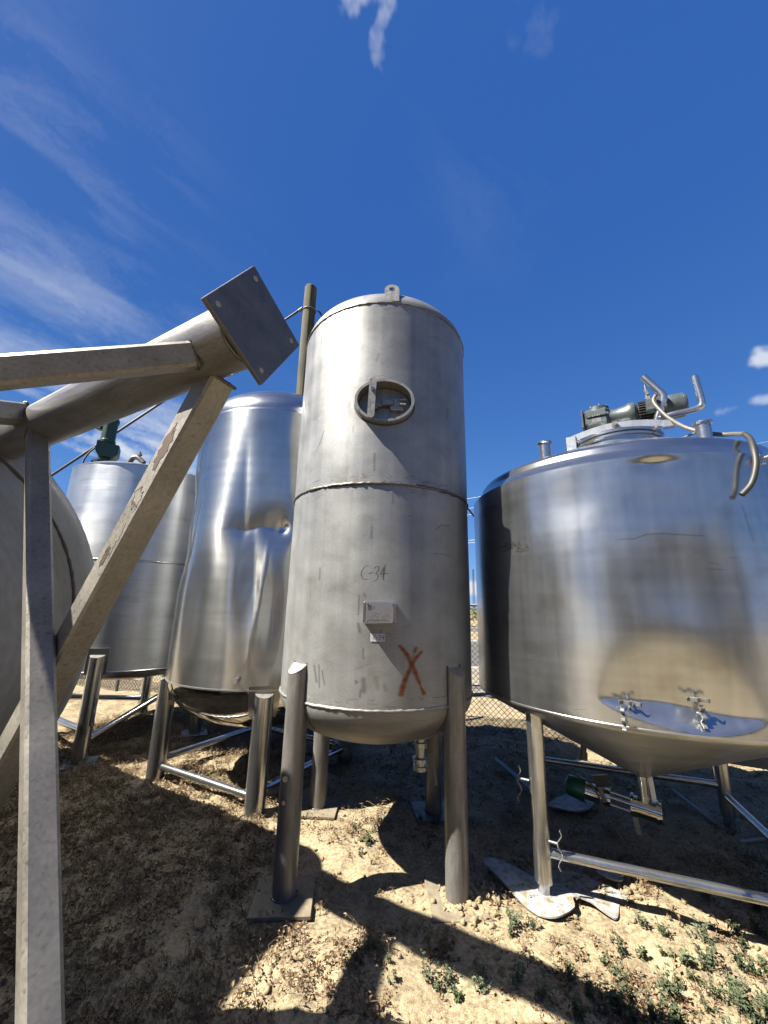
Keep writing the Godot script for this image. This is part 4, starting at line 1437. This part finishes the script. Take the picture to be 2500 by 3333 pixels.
# ------------------------------------------------------------------ tank at the back with the green motor
func build_back_tank():
	var R := 0.94
	var t := thing("mixing_tank", "steel tank with upright green motor on top, standing behind the dented tank", "tank", Vector3(-3.25, 0, -5.35))
	var dd := func(phi: float, y: float) -> float:
		return 0.003 * sin(phi * 0.09 + y * 1.3) + 0.0012 * sin(phi * 0.4)
	var sh := MB.new()
	sh.lathe(shell_profile(R, 0.86, 2.05, 24), 140, Vector3.ZERO, dd)
	part("lower_shell", sh, M.brushed_soft, t)
	var s2 := MB.new()
	s2.lathe(shell_profile(R, 2.05, 3.19, 24), 140, Vector3.ZERO, dd)
	part("upper_shell", s2, M.brushed_soft, t)
	var bead := MB.new()
	bead.lathe([Vector2(R - 0.002, 2.035), Vector2(R + 0.006, 2.043), Vector2(R + 0.006, 2.056), Vector2(R - 0.002, 2.063)], 120)
	part("shell_bead", bead, M.polleg, t)
	var tp := MB.new()
	tp.lathe([Vector2(R + 0.004, 3.185), Vector2(R + 0.004, 3.2), Vector2(R - 0.02, 3.212), Vector2(R - 0.3, 3.28), Vector2(0.001, 3.32)], 100)
	part("top_head", tp, M.satin, t)
	var bt := MB.new()
	bt.lathe([Vector2(0.05, 0.66), Vector2(0.5, 0.71), Vector2(0.84, 0.78), Vector2(R - 0.02, 0.84), Vector2(R + 0.005, 0.86), Vector2(R, 0.867)], 100)
	part("bottom_head", bt, M.satin, t)
	var spots := [Vector3(0.25, 0, 0.91), Vector3(0.93, 0, -0.13), Vector3(-0.2, 0, -0.92), Vector3(-0.93, 0, 0.15)]
	for k in 4:
		var p: Vector3 = spots[k]
		var lm := leg_mesh(0.072, 0.01, 1.06, 0.35, p.normalized(), p)
		var lo := part("leg", lm[0], M.polleg, t)
		part("leg_cap", lm[1], M.cast, lo)
		part("base_plate", plate_mesh(p + Vector3(0, 0.008, 0), 0.30, 0.014, 0.45), M.galv, lo)
		if k == 0:
			var pd := MB.new()
			var a0 := atan2(p.x, p.z)
			pd.prism(p.normalized() * (R + 0.006) + Vector3(0, 0.99, 0), Basis(Vector3.UP, a0), [Vector2(-0.1, -0.15), Vector2(0.1, -0.15), Vector2(0.1, 0.11), Vector2(-0.1, 0.11)], 0.012)
			part("leg_pad", pd, M.polleg, lo)
			var hb := MB.new()
			var fine := []
			for j in 18: fine.append(p + Vector3(0.085 + sin(j * 0.8) * 0.012, 0.62 - j * 0.016, 0.03))
			for j in 17: hb.beam(fine[j], fine[j + 1], 0.02, 0.004, Vector3.BACK, 0.0008)
			part("pipe_hanger", hb, M.galv, lo)
	for e in [[0, 1, 0.2, 0.75], [3, 2, 0.45, 0.22], [2, 1, 0.72, 0.3], [3, 0, 0.3, 0.3]]:
		var p: Vector3 = spots[e[0]] + Vector3(0, e[2], 0)
		var q: Vector3 = spots[e[1]] + Vector3(0, e[3], 0)
		var d := (q - p).normalized() * 0.05
		var rb := MB.new()
		rb.tube([p + d, q - d], 0.034, 14)
		part("brace_rail", rb, M.polleg, t)
	# green motor
	var mc := Vector3(-0.36, 3.30, 0.58)
	var gb := MB.new()
	gb.lathe([Vector2(0.13, 0.0), Vector2(0.13, 0.02), Vector2(0.07, 0.03), Vector2(0.07, 0.09)], 22, mc)
	gb.prism(mc + Vector3(0.02, 0.18, 0.0), Basis(Vector3.UP, 0.5), [Vector2(-0.11, -0.05), Vector2(-0.07, -0.11), Vector2(0.09, -0.11), Vector2(0.13, -0.06), Vector2(0.13, 0.06), Vector2(-0.11, 0.09)], 0.2)
	var go := part("gearbox", gb, M.green, t, "dark green cast gearbox")
	var mo := MB.new()
	mo.lathe([Vector2(0.07, 0.25), Vector2(0.09, 0.28), Vector2(0.09, 0.31), Vector2(0.08, 0.32), Vector2(0.08, 0.55), Vector2(0.09, 0.56), Vector2(0.092, 0.60), Vector2(0.075, 0.635), Vector2(0.001, 0.64)], 28, mc)
	var mt := part("motor", mo, M.green, t, "dark green upright motor")
	var jb := MB.new()
	jb.box(mc + Vector3(-0.115, 0.50, 0.02), Basis.IDENTITY, Vector3(0.07, 0.09, 0.08), 0.008)
	part("terminal_box", jb, M.green, mt)
	var cab := MB.new()
	cab.tube(curve_pts([mc + Vector3(-0.10, 0.20, 0.05), mc + Vector3(-0.15, 0.12, 0.07), mc + Vector3(-0.18, 0.02, 0.09), mc + Vector3(-0.18, -0.04, 0.1)], 5), 0.011, 8)
	part("motor_cable", cab, M.black, mt)
	var cv := MB.new()
	cv.tube(curve_pts([Vector3(0.06, 3.25, 0.72), Vector3(0.10, 3.33, 0.72), Vector3(0.16, 3.34, 0.72), Vector3(0.25, 3.27, 0.72)], 5), 0.03, 10)
	cv.box(Vector3(0.17, 3.37, 0.72), Basis(Vector3.BACK, 0.4), Vector3(0.07, 0.03, 0.03), 0.004)
	cv.tube([Vector3(0.14, 3.36, 0.70), Vector3(0.20, 3.41, 0.74)], 0.008, 6)
	part("relief_valve", cv, M.weld, t)
	var cl := MB.new()
	cl.box(Vector3(0.38, 3.25, 0.74), Basis(Vector3.UP, 0.3), Vector3(0.09, 0.07, 0.05), 0.006)
	part("lid_clamp", cl, M.galv, t)

# ------------------------------------------------------------------ big tank lying on its side
var la := Vector3(0.866, 0, 0.5)
var lb := Vector3(0.5, 0, -0.866)

func L(s: float, w: float, h: float) -> Vector3:
	return la * s + lb * w + Vector3(0, h, 0)

func build_lying_tank():
	var R := 1.39
	var C0 := [0.08, 1.39]
	var base := L(-3.16, C0[0], 0.0)
	var t := thing("lying_tank", "huge grey tank lying on its side with braced pipe legs and square foot plate", "tank", base)
	var P := func(s: float, w: float, h: float) -> Vector3: return L(s, w, h) - base
	# body: turned about its own axis, laid along the leg direction
	var bd := Node3D.new()
	var tr := Transform3D(Basis(Vector3.UP.cross(la).normalized(), la, Vector3.UP.cross(la).normalized().cross(la)), Vector3(0, R, 0))
	var sh := MB.new()
	sh.lathe(shell_profile(R, -3.4, 0.0, 16), 128)
	var so := part("shell", sh, M.dull, t)
	so.transform = tr
	var hd := MB.new()
	var hp := []
	for k in 25:
		var q := k / 24.0
		var a := PI / 2 * q
		# knuckle then a shallow crown
		hp.append(Vector2(maxf(0.0008, R * pow(cos(a), 0.78)), 0.30 * sin(a)))
	hd.lathe(hp, 128)
	var ho := part("dished_head", hd, M.dull, t)
	ho.transform = tr
	var bk := MB.new()
	bk.lathe([Vector2(0.001, -3.75), Vector2(0.8, -3.68), Vector2(1.2, -3.58), Vector2(R, -3.4)], 96, Vector3.ZERO, null, 60.0)
	part("rear_head", bk, M.dull, t).transform = tr
	var w1 := part("weld_seam", weld_ring(R * 0.998, 0.0, 0.012, 8), M.weld_dark, t)
	w1.transform = tr
	var w2 := part("weld_seam", weld_ring(R * 0.858, 0.172, 0.010, 9), M.weld_dark, t)
	w2.transform = tr
	# three pipe legs with square foot plates
	var rad := 1.315
	var legs := []
	for k in 3:
		var a := deg_to_rad(58.2 - 120.0 * k)
		var w: float = C0[0] + cos(a) * rad
		var h: float = C0[1] + sin(a) * rad
		legs.append([w, h])
		var pb := MB.new()
		pb.tube([P.call(-3.45, w, h), P.call(-2.6, w, h), P.call(-1.9, w, h), P.call(-1.01, w, h)], 0.108, 32)
		var lo := part("leg", pb, M.pipe, t)
		var fp := MB.new()
		var rdir := lb * cos(a) + Vector3(0, sin(a), 0)
		var tdir := lb * -sin(a) + Vector3(0, cos(a), 0)
		fp.box(P.call(-1.0, w, h) + rdir * 0.055, Basis(rdir, tdir, rdir.cross(tdir)), Vector3(0.31, 0.30, 0.019), 0.002)
		var fo := part("foot_plate", fp, M.plate, lo)
		for s in [[-1, -1], [1, -1], [1, 1], [-1, 1]]:
			var hb := MB.new()
			var hc: Vector3 = P.call(-0.9904, w, h) + rdir * (0.055 + s[0] * 0.12) + tdir * s[1] * 0.115
			hb.tube([hc - la * 0.004, hc + la * 0.0012], 0.010, 12)
			part("bolt_hole", hb, M.stick, fo)
		var wb := MB.new()
		var wp := []
		for j in 33:
			var q := TAU * (j % 32) / 32.0
			wp.append(P.call(-1.013, w, h) + (rdir * cos(q) + tdir * sin(q)) * 0.108)
		wb.tube(wp, 0.006, 6, false, true)
		part("weld", wb, M.weld, lo)
	# crossed square tube braces between neighbouring legs
	for k in 3:
		var A: Array = legs[k]
		var B: Array = legs[(k + 1) % 3]
		var mid := Vector3(0, 0, 0)
		var ov: Vector3 = (lb * ((A[0] + B[0]) / 2 - C0[0]) + Vector3(0, (A[1] + B[1]) / 2 - C0[1], 0)).normalized()
		for e in [0, 1]:
			var p: Vector3
			var q: Vector3
			if e == 0:
				p = P.call(-1.17, A[0], A[1]); q = P.call(-2.62, B[0], B[1])
			else:
				p = P.call(-2.56, A[0], A[1]); q = P.call(-1.15, B[0], B[1])
			var d := (q - p).normalized()
			# the first tube runs behind, the second in front, touching where they cross
			var push := ov * (0.062 if e == 0 else -0.03)
			var wd := 0.1 if e == 0 else 0.085
			var bb := MB.new()
			var sd := Vector3(0.68, 0, -0.73) if (k == 0 and e == 1) else ov
			bb.beam(p + d * 0.085 + push, q - d * 0.085 + push, wd, wd, sd, 0.010)
			var bo := part("brace", bb, M.beam, t)
			var x := (sd - d * sd.dot(d)).normalized()
			var y := d.cross(x)
			for en in [p + d * 0.094 + push, q - d * 0.094 + push]:
				var wl := MB.new()
				var loop := []
				var rr := []
				var cs := [Vector2(1, 1), Vector2(-1, 1), Vector2(-1, -1), Vector2(1, -1)]
				for c in 4:
					for j in 10:
						var cc: Vector2 = cs[c].lerp(cs[(c + 1) % 4], j / 10.0) * wd * 0.5
						loop.append(en + x * cc.x + y * cc.y)
						rr.append(0.006 + 0.0025 * sin(j * 2.6 + c))
				loop.append(loop[0]); rr.append(rr[0])
				wl.tube(loop, rr, 6, false, true)
				part("weld", wl, M.weld, bo)
			if k == 0 and e == 0:
				var fn := -x
				var sx := fn.cross(d)
				var len := (q - p).length()
				var mr := RandomNumberGenerator.new()
				mr.seed = 33
				for mk in [[0.155, 0.036, 0.11, M.rust, "rust_patch"], [0.235, 0.041, 0.055, M.primer, "ground_patch"], [0.30, 0.040, 0.10, M.primer, "ground_patch"], [0.325, 0.020, 0.06, M.rust, "rust_patch"], [0.243, 0.034, 0.008, M.rust, "rust_patch"]]:
					var pts := []
					for j in 30:
						var an := TAU * j / 30.0
						var kx := mr.randf_range(0.45, 1.0)
						pts.append(Vector2(cos(an) * mk[1] * kx, sin(an) * mk[2] * mr.randf_range(0.45, 1.0)))
					var pm := MB.new()
					pm.prism(p + d * (len * mk[0]) + push + fn * (wd * 0.5 + 0.0006), Basis(sx, d, sx.cross(d)), pts, 0.0012)
					part(mk[4], pm, mk[3], bo)

# ------------------------------------------------------------------ unseen tank row added behind the camera to darken reflections and shade
func build_added_row():
	for q in [[-3.3, 4.6, 1.05, 2.8], [-1.1, 4.9, 1.05, 2.7], [1.1, 4.9, 1.05, 2.8], [3.3, 4.7, 1.05, 2.75], [5.5, 4.3, 1.05, 2.8]]:
		var R: float = q[2]
		var t := thing("added_tank", "unseen grey tank added behind the camera to darken reflections", "tank", Vector3(q[0], 0, q[1]), 0.0, "added tanks behind the camera")
		var sh := MB.new()
		sh.lathe(shell_profile(R, 0.8, q[3], 4), 64)
		part("shell", sh, M.dull, t)
		var th := MB.new()
		th.lathe(ellipse_head(R, 0.35, q[3], false, 12), 64)
		part("top_head", th, M.dull, t)
		var bh := MB.new()
		bh.lathe(ellipse_head(R, 0.35, 0.8, true, 12), 64)
		part("bottom_head", bh, M.dull, t)
		for k in 4:
			var a := PI / 4 + PI / 2 * k
			var lm := leg_mesh(0.07, 0.0, 1.0, 0.6, Vector3(sin(a), 0, cos(a)), Vector3(sin(a), 0, cos(a)) * R, 14)
			part("leg", lm[0], M.leg, t)

# ------------------------------------------------------------------ pole, cables, power lines
func sag(a: Vector3, b: Vector3, drop: float, n := 16) -> Array:
	var o := []
	for k in n + 1:
		var q := float(k) / n
		o.append(a.lerp(b, q) - Vector3(0, drop * 4.0 * q * (1.0 - q), 0))
	return o

func build_pole_and_lines():
	var p := Vector3(-1.66, 0, -7.0)
	var t := thing("utility_pole", "weathered greenish wooden pole standing behind the tall tanks", "pole", p)
	var pb := MB.new()
	var path := []
	var rad := []
	for k in 24:
		path.append(Vector3(sin(k * 0.5) * 0.006, -0.2 + k * (8.33 / 23.0), cos(k * 0.7) * 0.006))
		rad.append(lerpf(0.16, 0.125, k / 23.0))
	path.append(Vector3(0, 8.17, 0)); rad.append(0.105)
	pb.tube(path, rad, 22)
	part("shaft", pb, M.wood, t)
	var hw := MB.new()
	hw.tube([Vector3(-0.22, 7.58, 0.02), Vector3(0.2, 7.55, 0.02)], 0.012, 8)
	hw.box(Vector3(-0.18, 7.56, 0.04), Basis(Vector3.BACK, 0.5), Vector3(0.09, 0.06, 0.05), 0.008)
	hw.tube([Vector3(-0.14, 7.60, 0.05), Vector3(-0.22, 7.52, 0.05)], 0.02, 8)
	part("eye_bolt", hw, M.galv, t)
	var ring := MB.new()
	var rp := []
	for k in 25:
		var a := TAU * (k % 24) / 24.0
		rp.append(Vector3(cos(a) * 0.134, 7.56, sin(a) * 0.134))
	ring.tube(rp, 0.012, 6, false, true)
	part("band", ring, M.galv, t)
	var top := p + Vector3(-0.22, 7.55, 0.02)
	var c1 := MB.new()
	c1.tube(sag(top, Vector3(-10.1, 0.0, -6.46), 0.05), 0.022, 8)
	solo("guy_cable", c1, M.cable, "dark cable sloping from the wooden pole down past the green motor", "cable")
	var c2 := MB.new()
	c2.tube(sag(p + Vector3(0.2, 7.55, 0.02), Vector3(4.68, 0.0, -8.53), 0.05), 0.018, 8)
	solo("guy_cable", c2, M.cable, "dark cable slanting from the wooden pole down behind tank C-34", "cable")
	# power lines far off: they rise gently to the right
	var lines := [[14.5, 17.6], [13.2, 16.0], [12.35, 15.0], [9.05, 10.6], [8.75, 9.9]]
	for k in lines.size():
		var e0 := deg_to_rad(lines[k][0])
		var e1 := deg_to_rad(lines[k][1])
		var D := 42.0
		var a0 := deg_to_rad(6.0)
		var a1 := deg_to_rad(58.0)
		var q0 := Vector3(sin(a0) * D, 1.6 + tan(e0) * D, -cos(a0) * D)
		var D1 := 46.0
		var q1 := Vector3(sin(a1) * D1, 1.6 + tan(e1) * D1, -cos(a1) * D1)
		var lm := MB.new()
		lm.tube(sag(q0, q1, 0.25), 0.020, 5)
		solo("power_line", lm, M.wire, "pale overhead wire crossing the sky behind the cone bottom tank", "wire", Vector3.ZERO, "overhead wires behind the tanks")

# ------------------------------------------------------------------ litter on the soil
func build_litter():
	# torn white sheets under the near leg of the cone tank
	var s1 := MB.new()
	var out := [Vector2(0.70, -2.98), Vector2(0.74, -3.0), Vector2(0.86, -2.94), Vector2(0.98, -2.88), Vector2(1.04, -2.92), Vector2(1.12, -2.90), Vector2(1.22, -2.87), Vector2(1.37, -2.80), Vector2(1.45, -2.70), Vector2(1.37, -2.64), Vector2(1.30, -2.545), Vector2(1.26, -2.56), Vector2(1.20, -2.63), Vector2(1.12, -2.655), Vector2(1.09, -2.58), Vector2(1.0, -2.53), Vector2(0.92, -2.535), Vector2(0.84, -2.60), Vector2(0.78, -2.72), Vector2(0.71, -2.88), Vector2(0.69, -2.95)]
	torn(s1, out, 0.022)
	solo("torn_sheet", s1, M.sheet, "torn white plastic sheet under the near leg of cone bottom tank", "sheet")
	var s2 := MB.new()
	torn(s2, [Vector2(1.44, -3.80), Vector2(1.62, -3.95), Vector2(1.78, -3.98), Vector2(1.86, -3.86), Vector2(1.74, -3.74), Vector2(1.56, -3.68)], 0.02)
	solo("torn_sheet", s2, M.sheet, "pale sheet scrap under the rear leg of cone bottom tank", "sheet")
	var s3 := MB.new()
	torn(s3, [Vector2(1.36, -2.86), Vector2(1.47, -2.80), Vector2(1.50, -2.86), Vector2(1.42, -2.90)], 0.05)
	solo("torn_sheet", s3, M.sheet, "small pale sheet scrap on the soil below the brace rail", "sheet")
	# thin slats
	for s in [[Vector3(1.20, 0.12, -4.52), Vector3(1.42, 0.03, -3.93), 0.05, "pale flat slat leaning on soil beside the cone tank rear leg"], [Vector3(2.60, 0.10, -3.92), Vector3(2.64, 0.02, -3.46), 0.035, "narrow pale slat lying by the far leg of cone tank"], [Vector3(2.62, 0.02, -3.30), Vector3(2.85, 0.03, -3.33), 0.02, "short pale stick on dark soil under cone tank"], [Vector3(0.18, 0.02, -3.98), Vector3(0.34, 0.035, -4.06), 0.02, "short straw coloured stick on soil beneath tank C-34"]]:
		var b := MB.new()
		b.beam(s[0], s[1], s[2], 0.012, Vector3.RIGHT, 0.002)
		solo("slat", b, M.white if s[2] > 0.03 else M.stick, s[3], "slat")
	# loose bent clip by the torn sheet
	var cb := MB.new()
	var pts := []
	for j in 14: pts.append(Vector3(1.20 + j * 0.014, 0.03 + 0.006 * sin(j * 1.4), -2.84 + sin(j * 0.9) * 0.012))
	for j in 13: cb.beam(pts[j], pts[j + 1], 0.02, 0.004, Vector3.UP, 0.0008)
	solo("bent_clip", cb, M.galv, "bent metal clip lying on soil behind the torn sheet", "clip")
	# steel channel lying by the fence, right
	var ch := MB.new()
	ch.beam(Vector3(3.3, 0.30, -4.15), Vector3(5.2, 0.26, -3.3), 0.10, 0.06, Vector3.UP, 0.006)
	solo("steel_channel", ch, M.galv, "grey steel channel lying by the fence behind cone bottom tank", "beam")
	# soil clods
	var r := RandomNumberGenerator.new()
	r.seed = 12
	var mm := MultiMesh.new()
	mm.transform_format = MultiMesh.TRANSFORM_3D
	var cl := MB.new()
	var rows := []
	var uvs := []
	for i in 5:
		var row := PackedVector3Array()
		var tt := PackedVector2Array()
		for j in 9:
			var a := TAU * (j % 8) / 8.0
			var e := -PI / 2 + PI * i / 4.0
			var k := 1.0 + 0.34 * sin(a * 3.0 + i * 2.0) + 0.3 * cos(a * 2.0 - i * 1.7)
			row.append(Vector3(cos(e) * sin(a) * k, sin(e) * 0.75, cos(e) * cos(a) * k)); tt.append(Vector2(j, i))
		rows.append(row); uvs.append(tt)
	cl.grid(rows, uvs, -1.0, true)
	mm.mesh = cl.mesh(M.clod)
	var xf := []
	for k in 5200:
		var x := r.randf_range(-3.6, 4.2)
		var z := r.randf_range(-6.4, -1.0)
		var s := 0.004 + 0.014 * pow(r.randf(), 4.0)
		if r.randf() < 0.06: s *= 1.7
		xf.append(Transform3D(Basis(Vector3(r.randfn(), r.randfn(), r.randfn()).normalized(), r.randf() * TAU).scaled(Vector3.ONE * s), Vector3(x, gh(x, z) + s * 0.25, z)))
	for c in [[0.52, -2.62, 0.2, 60], [1.5, -2.82, 0.2, 70], [0.62, -2.75, 0.14, 40], [0.98, -3.05, 0.3, 60]]:
		for k in c[3]:
			var x: float = c[0] + r.randfn() * c[2] * 0.6
			var z: float = c[1] + r.randfn() * c[2] * 0.5
			var s := 0.005 + 0.018 * pow(r.randf(), 2.0)
			xf.append(Transform3D(Basis(Vector3(r.randfn(), r.randfn(), r.randfn()).normalized(), r.randf() * TAU).scaled(Vector3.ONE * s), Vector3(x, gh(x, z) + s * 0.4, z)))
	mm.instance_count = xf.size()
	for k in xf.size(): mm.set_instance_transform(k, xf[k])
	var mi := MultiMeshInstance3D.new()
	mi.name = "soil_clods"
	mi.multimesh = mm
	add_child(mi)
	tag(mi, "small clods and crumbs of dry sandy soil on the ground", "soil", "", "stuff")

func wav(p: Vector2, lift: float) -> float:
	return gh(p.x, p.y) * 0.4 + lift + 0.014 * sin(p.x * 13.0 + p.y * 5.0) + 0.10 * maxf(0.0, 0.84 - p.x) * clampf((-2.7 - p.y) * 4.0, 0.0, 1.0)

func torn(b: MB, pts: Array, lift: float):
	# a thin sheet that follows the soil: fine grid clipped by its outline
	var poly := PackedVector2Array(pts)
	var cur := []
	for k in pts.size():
		var a: Vector2 = pts[k]
		var c: Vector2 = pts[(k + 1) % pts.size()]
		var p0: Vector2 = pts[(k - 1 + pts.size()) % pts.size()]
		var p3: Vector2 = pts[(k + 2) % pts.size()]
		for j in 4: cur.append(a.cubic_interpolate(c, p0, p3, j / 4.0))
	poly = PackedVector2Array(cur)
	var tri := Geometry2D.triangulate_polygon(poly)
	for sg in [0, 1]:
		for k in range(0, tri.size(), 3):
			var q := []
			for m in 3:
				var p: Vector2 = poly[tri[k + m]]
				q.append(Vector3(p.x, wav(p, lift) + 0.008 * sg, p.y))
			b.flat(q, Vector3.UP if sg == 1 else Vector3.DOWN)
	for k in poly.size():
		var p := poly[k]
		var q := poly[(k + 1) % poly.size()]
		var y0 := wav(p, lift)
		var y1 := wav(q, lift)
		b.flat([Vector3(p.x, y0, p.y), Vector3(q.x, y1, q.y), Vector3(q.x, y1 + 0.008, q.y), Vector3(p.x, y0 + 0.008, p.y)], Vector3(q.y - p.y, 0, p.x - q.x))

# ------------------------------------------------------------------ weeds
func leaf(b: MB, p: Vector3, d: Vector3, w: float, l: float, curl: float):
	var side := d.cross(Vector3.UP)
	if side.length() < 0.01: side = Vector3.RIGHT
	side = side.normalized()
	var up := side.cross(d).normalized()
	var m := p + d * l * 0.5 + up * l * 0.10
	var e := p + d * l + up * l * (0.02 - curl)
	var c := up * w * 0.25
	b.flat([p, m - side * w + c, e], up)
	b.flat([p, e, m + side * w + c], up)

func weed_mesh(r: RandomNumberGenerator, stems: int, h: float, lw: float, ll: float, spread: float, m: Material) -> ArrayMesh:
	var b := MB.new()
	for s in stems:
		var a := r.randf() * TAU
		var lean := r.randf_range(0.15, 0.8) * spread
		var hh := h * r.randf_range(0.5, 1.0)
		var foot := Vector3(r.randfn() * 0.012, 0, r.randfn() * 0.012)
		var tip := foot + Vector3(cos(a) * lean * hh, hh, sin(a) * lean * hh)
		var mid := foot.lerp(tip, 0.5) + Vector3(r.randfn(), r.randfn(), r.randfn()) * 0.06 * hh
		b.tube([foot - Vector3(0, 0.01, 0), mid, tip], [0.0022, 0.0017, 0.0009], 3, false)
		var nl := int(4 + r.randf() * 5)
		for k in nl:
			var q := r.randf_range(0.15, 1.0)
			var p := foot.lerp(mid, q * 2.0) if q < 0.5 else mid.lerp(tip, q * 2.0 - 1.0)
			var da := r.randf() * TAU
			var d := Vector3(cos(da), r.randf_range(-0.25, 0.7), sin(da)).normalized()
			leaf(b, p, d, lw * r.randf_range(0.6, 1.2), ll * r.randf_range(0.6, 1.2), r.randf_range(0.0, 0.4))
	return b.mesh(m)

func dry_mesh(r: RandomNumberGenerator, n: int, h: float, m: Material) -> ArrayMesh:
	var b := MB.new()
	for s in n:
		var a := r.randf() * TAU
		var p := Vector3(r.randfn() * 0.03, -0.004, r.randfn() * 0.03)
		var d := Vector3(cos(a) * r.randf_range(0.2, 1.4), 1.0, sin(a) * r.randf_range(0.2, 1.4)).normalized()
		var hh := h * r.randf_range(0.4, 1.1)
		var q := p + d * hh * 0.6
		var e := q + (d + Vector3(r.randfn(), r.randf_range(-1.6, 0.2), r.randfn()) * 0.8).normalized() * hh * 0.5
		b.tube([p, q, e], [0.0016, 0.0012, 0.0005], 3, false)
		for k in 3:
			var z := p.lerp(q, r.randf_range(0.2, 1.0)) if k < 2 else e
			leaf(b, z, Vector3(r.randfn(), r.randfn() * 0.5, r.randfn()).normalized(), r.randf_range(0.002, 0.006), r.randf_range(0.008, 0.022), r.randf_range(-0.3, 0.6))
	return b.mesh(m)

func straw_mesh(r: RandomNumberGenerator, n: int, m: Material) -> ArrayMesh:
	var b := MB.new()
	for s in n:
		var a := r.randf() * TAU
		var p := Vector3(r.randfn() * 0.05, r.randf_range(0.0, 0.02), r.randfn() * 0.05)
		var d := Vector3(cos(a), r.randf_range(-0.05, 0.35), sin(a))
		var l := r.randf_range(0.04, 0.16)
		var k := Vector3(r.randfn(), r.randfn() * 0.3, r.randfn()) * l * 0.25
		b.tube([p, p + d * l * 0.5 + k, p + d * l], [0.0014, 0.0012, 0.0008], 3, false)
	return b.mesh(m)

func scatter(called: String, label: String, cat: String, me: ArrayMesh, xf: Array):
	var mm := MultiMesh.new()
	mm.transform_format = MultiMesh.TRANSFORM_3D
	mm.mesh = me
	mm.instance_count = xf.size()
	for k in xf.size(): mm.set_instance_transform(k, xf[k])
	var mi := MultiMeshInstance3D.new()
	mi.name = numbered(called)
	mi.multimesh = mm
	add_child(mi)
	tag(mi, label, cat, "", "stuff")

func build_weeds():
	var r := RandomNumberGenerator.new()
	r.seed = 4242
	var dens := FastNoiseLite.new()
	dens.seed = 17; dens.frequency = 1.4; dens.fractal_octaves = 3
	var at := func(x: float, z: float, s: float) -> Transform3D:
		return Transform3D(Basis(Vector3.UP, r.randf() * TAU).scaled(Vector3.ONE * s), Vector3(x, gh(x, z), z))
	# dry brown cover, thick on the left, thin in the sandy middle
	var sets := [[], [], [], []]
	var tries := 0
	while tries < 11000:
		tries += 1
		var x := r.randf_range(-3.8, 4.0)
		var z := r.randf_range(-6.2, -0.9)
		var k := 0.55 - x * 0.42 + dens.get_noise_2d(x, z) * 1.3
		if x > 0.4: k = 0.16 + dens.get_noise_2d(x, z) * 0.9
		if z < -3.5 and x > -1.0: k *= 0.4
		if absf(x) < 0.7 and z < -2.45 and z > -4.0: k *= 0.35
		if r.randf() < clampf(k, 0.03, 1.0):
			sets[r.randi() % 4].append(at.call(x, z, r.randf_range(0.6, 1.5)))
	var dlab := ["rust brown withered weeds covering the sandy soil", "dark brown dried stalks scattered over the sandy soil", "tan dry leaf litter scattered over the sandy soil", "low tan withered tufts scattered over the sandy soil"]
	for k in 4:
		scatter(["withered_weeds", "dried_stalks", "leaf_litter", "withered_tufts"][k], dlab[k], "weeds", dry_mesh(r, 5 + k * 2, 0.04 + 0.012 * k, M.dry_a if k < 2 else M.dry_b), sets[k])
	# straw along the fence and below the wide tank
	var sx := []
	for k in 900:
		var u := r.randf_range(-6.0, 4.6)
		var n := r.randf_range(-2.6, 0.1)
		var p := fpos(u, n, 0)
		sx.append(Transform3D(Basis(Vector3.UP, r.randf() * TAU).scaled(Vector3.ONE * r.randf_range(0.7, 1.5)), Vector3(p.x, gh(p.x, p.z) + 0.004, p.z)))
	for k in 160:
		var x := r.randf_range(0.9, 3.6)
		var z := r.randf_range(-4.2, -2.9)
		sx.append(at.call(x, z, r.randf_range(0.5, 1.1)))
	scatter("straw", "loose dry straw strewn along the fence and under the tanks", "straw", straw_mesh(r, 9, M.straw), sx)
	# green weeds, each a plant of its own
	var kinds := []
	for k in 6:
		var m: Material = [M.leaf_a, M.leaf_b, M.leaf_c][k % 3]
		kinds.append(weed_mesh(r, 5 + k, 0.10 + 0.02 * (k % 3), 0.010 + 0.002 * (k % 2), 0.028, 1.0, m))
	var spots := []
	for c in [[1.05, -2.05, 0.36, 34], [1.75, -2.05, 0.40, 48], [2.15, -2.35, 0.26, 26], [1.35, -2.35, 0.22, 12], [0.62, -1.72, 0.34, 18], [1.5, -1.7, 0.34, 30], [1.9, -1.75, 0.34, 30], [0.9, -1.75, 0.25, 14], [0.26, -2.2, 0.14, 8], [0.75, -2.5, 0.05, 3], [-0.02, -2.25, 0.08, 4], [0.35, -3.2, 0.3, 5], [-0.2, -3.3, 0.2, 4], [2.4, -2.6, 0.2, 8]]:
		for k in c[3]: spots.append(Vector2(c[0] + r.randfn() * c[2] * 0.62, c[1] + r.randfn() * c[2] * 0.55))
	for k in spots.size():
		var s: Vector2 = spots[k]
		var kd := k % 6
		var o := MeshInstance3D.new()
		o.name = numbered("weed_plant")
		o.mesh = kinds[kd]
		var sc := r.randf_range(0.45, 0.95) * (0.7 if s.x < 0.5 else 0.9)
		o.transform = Transform3D(Basis(Vector3.UP, r.randf() * TAU).scaled(Vector3.ONE * sc), Vector3(s.x, gh(s.x, s.y), s.y))
		add_child(o)
		tag(o, ["mid green leafy weed growing in the sandy soil", "grey green leafy weed growing in the sandy soil", "dark green leafy weed growing in the sandy soil"][kd % 3], "weed", ["mid green weeds in the sand", "grey green weeds in the sand", "dark green weeds in the sand"][kd % 3])
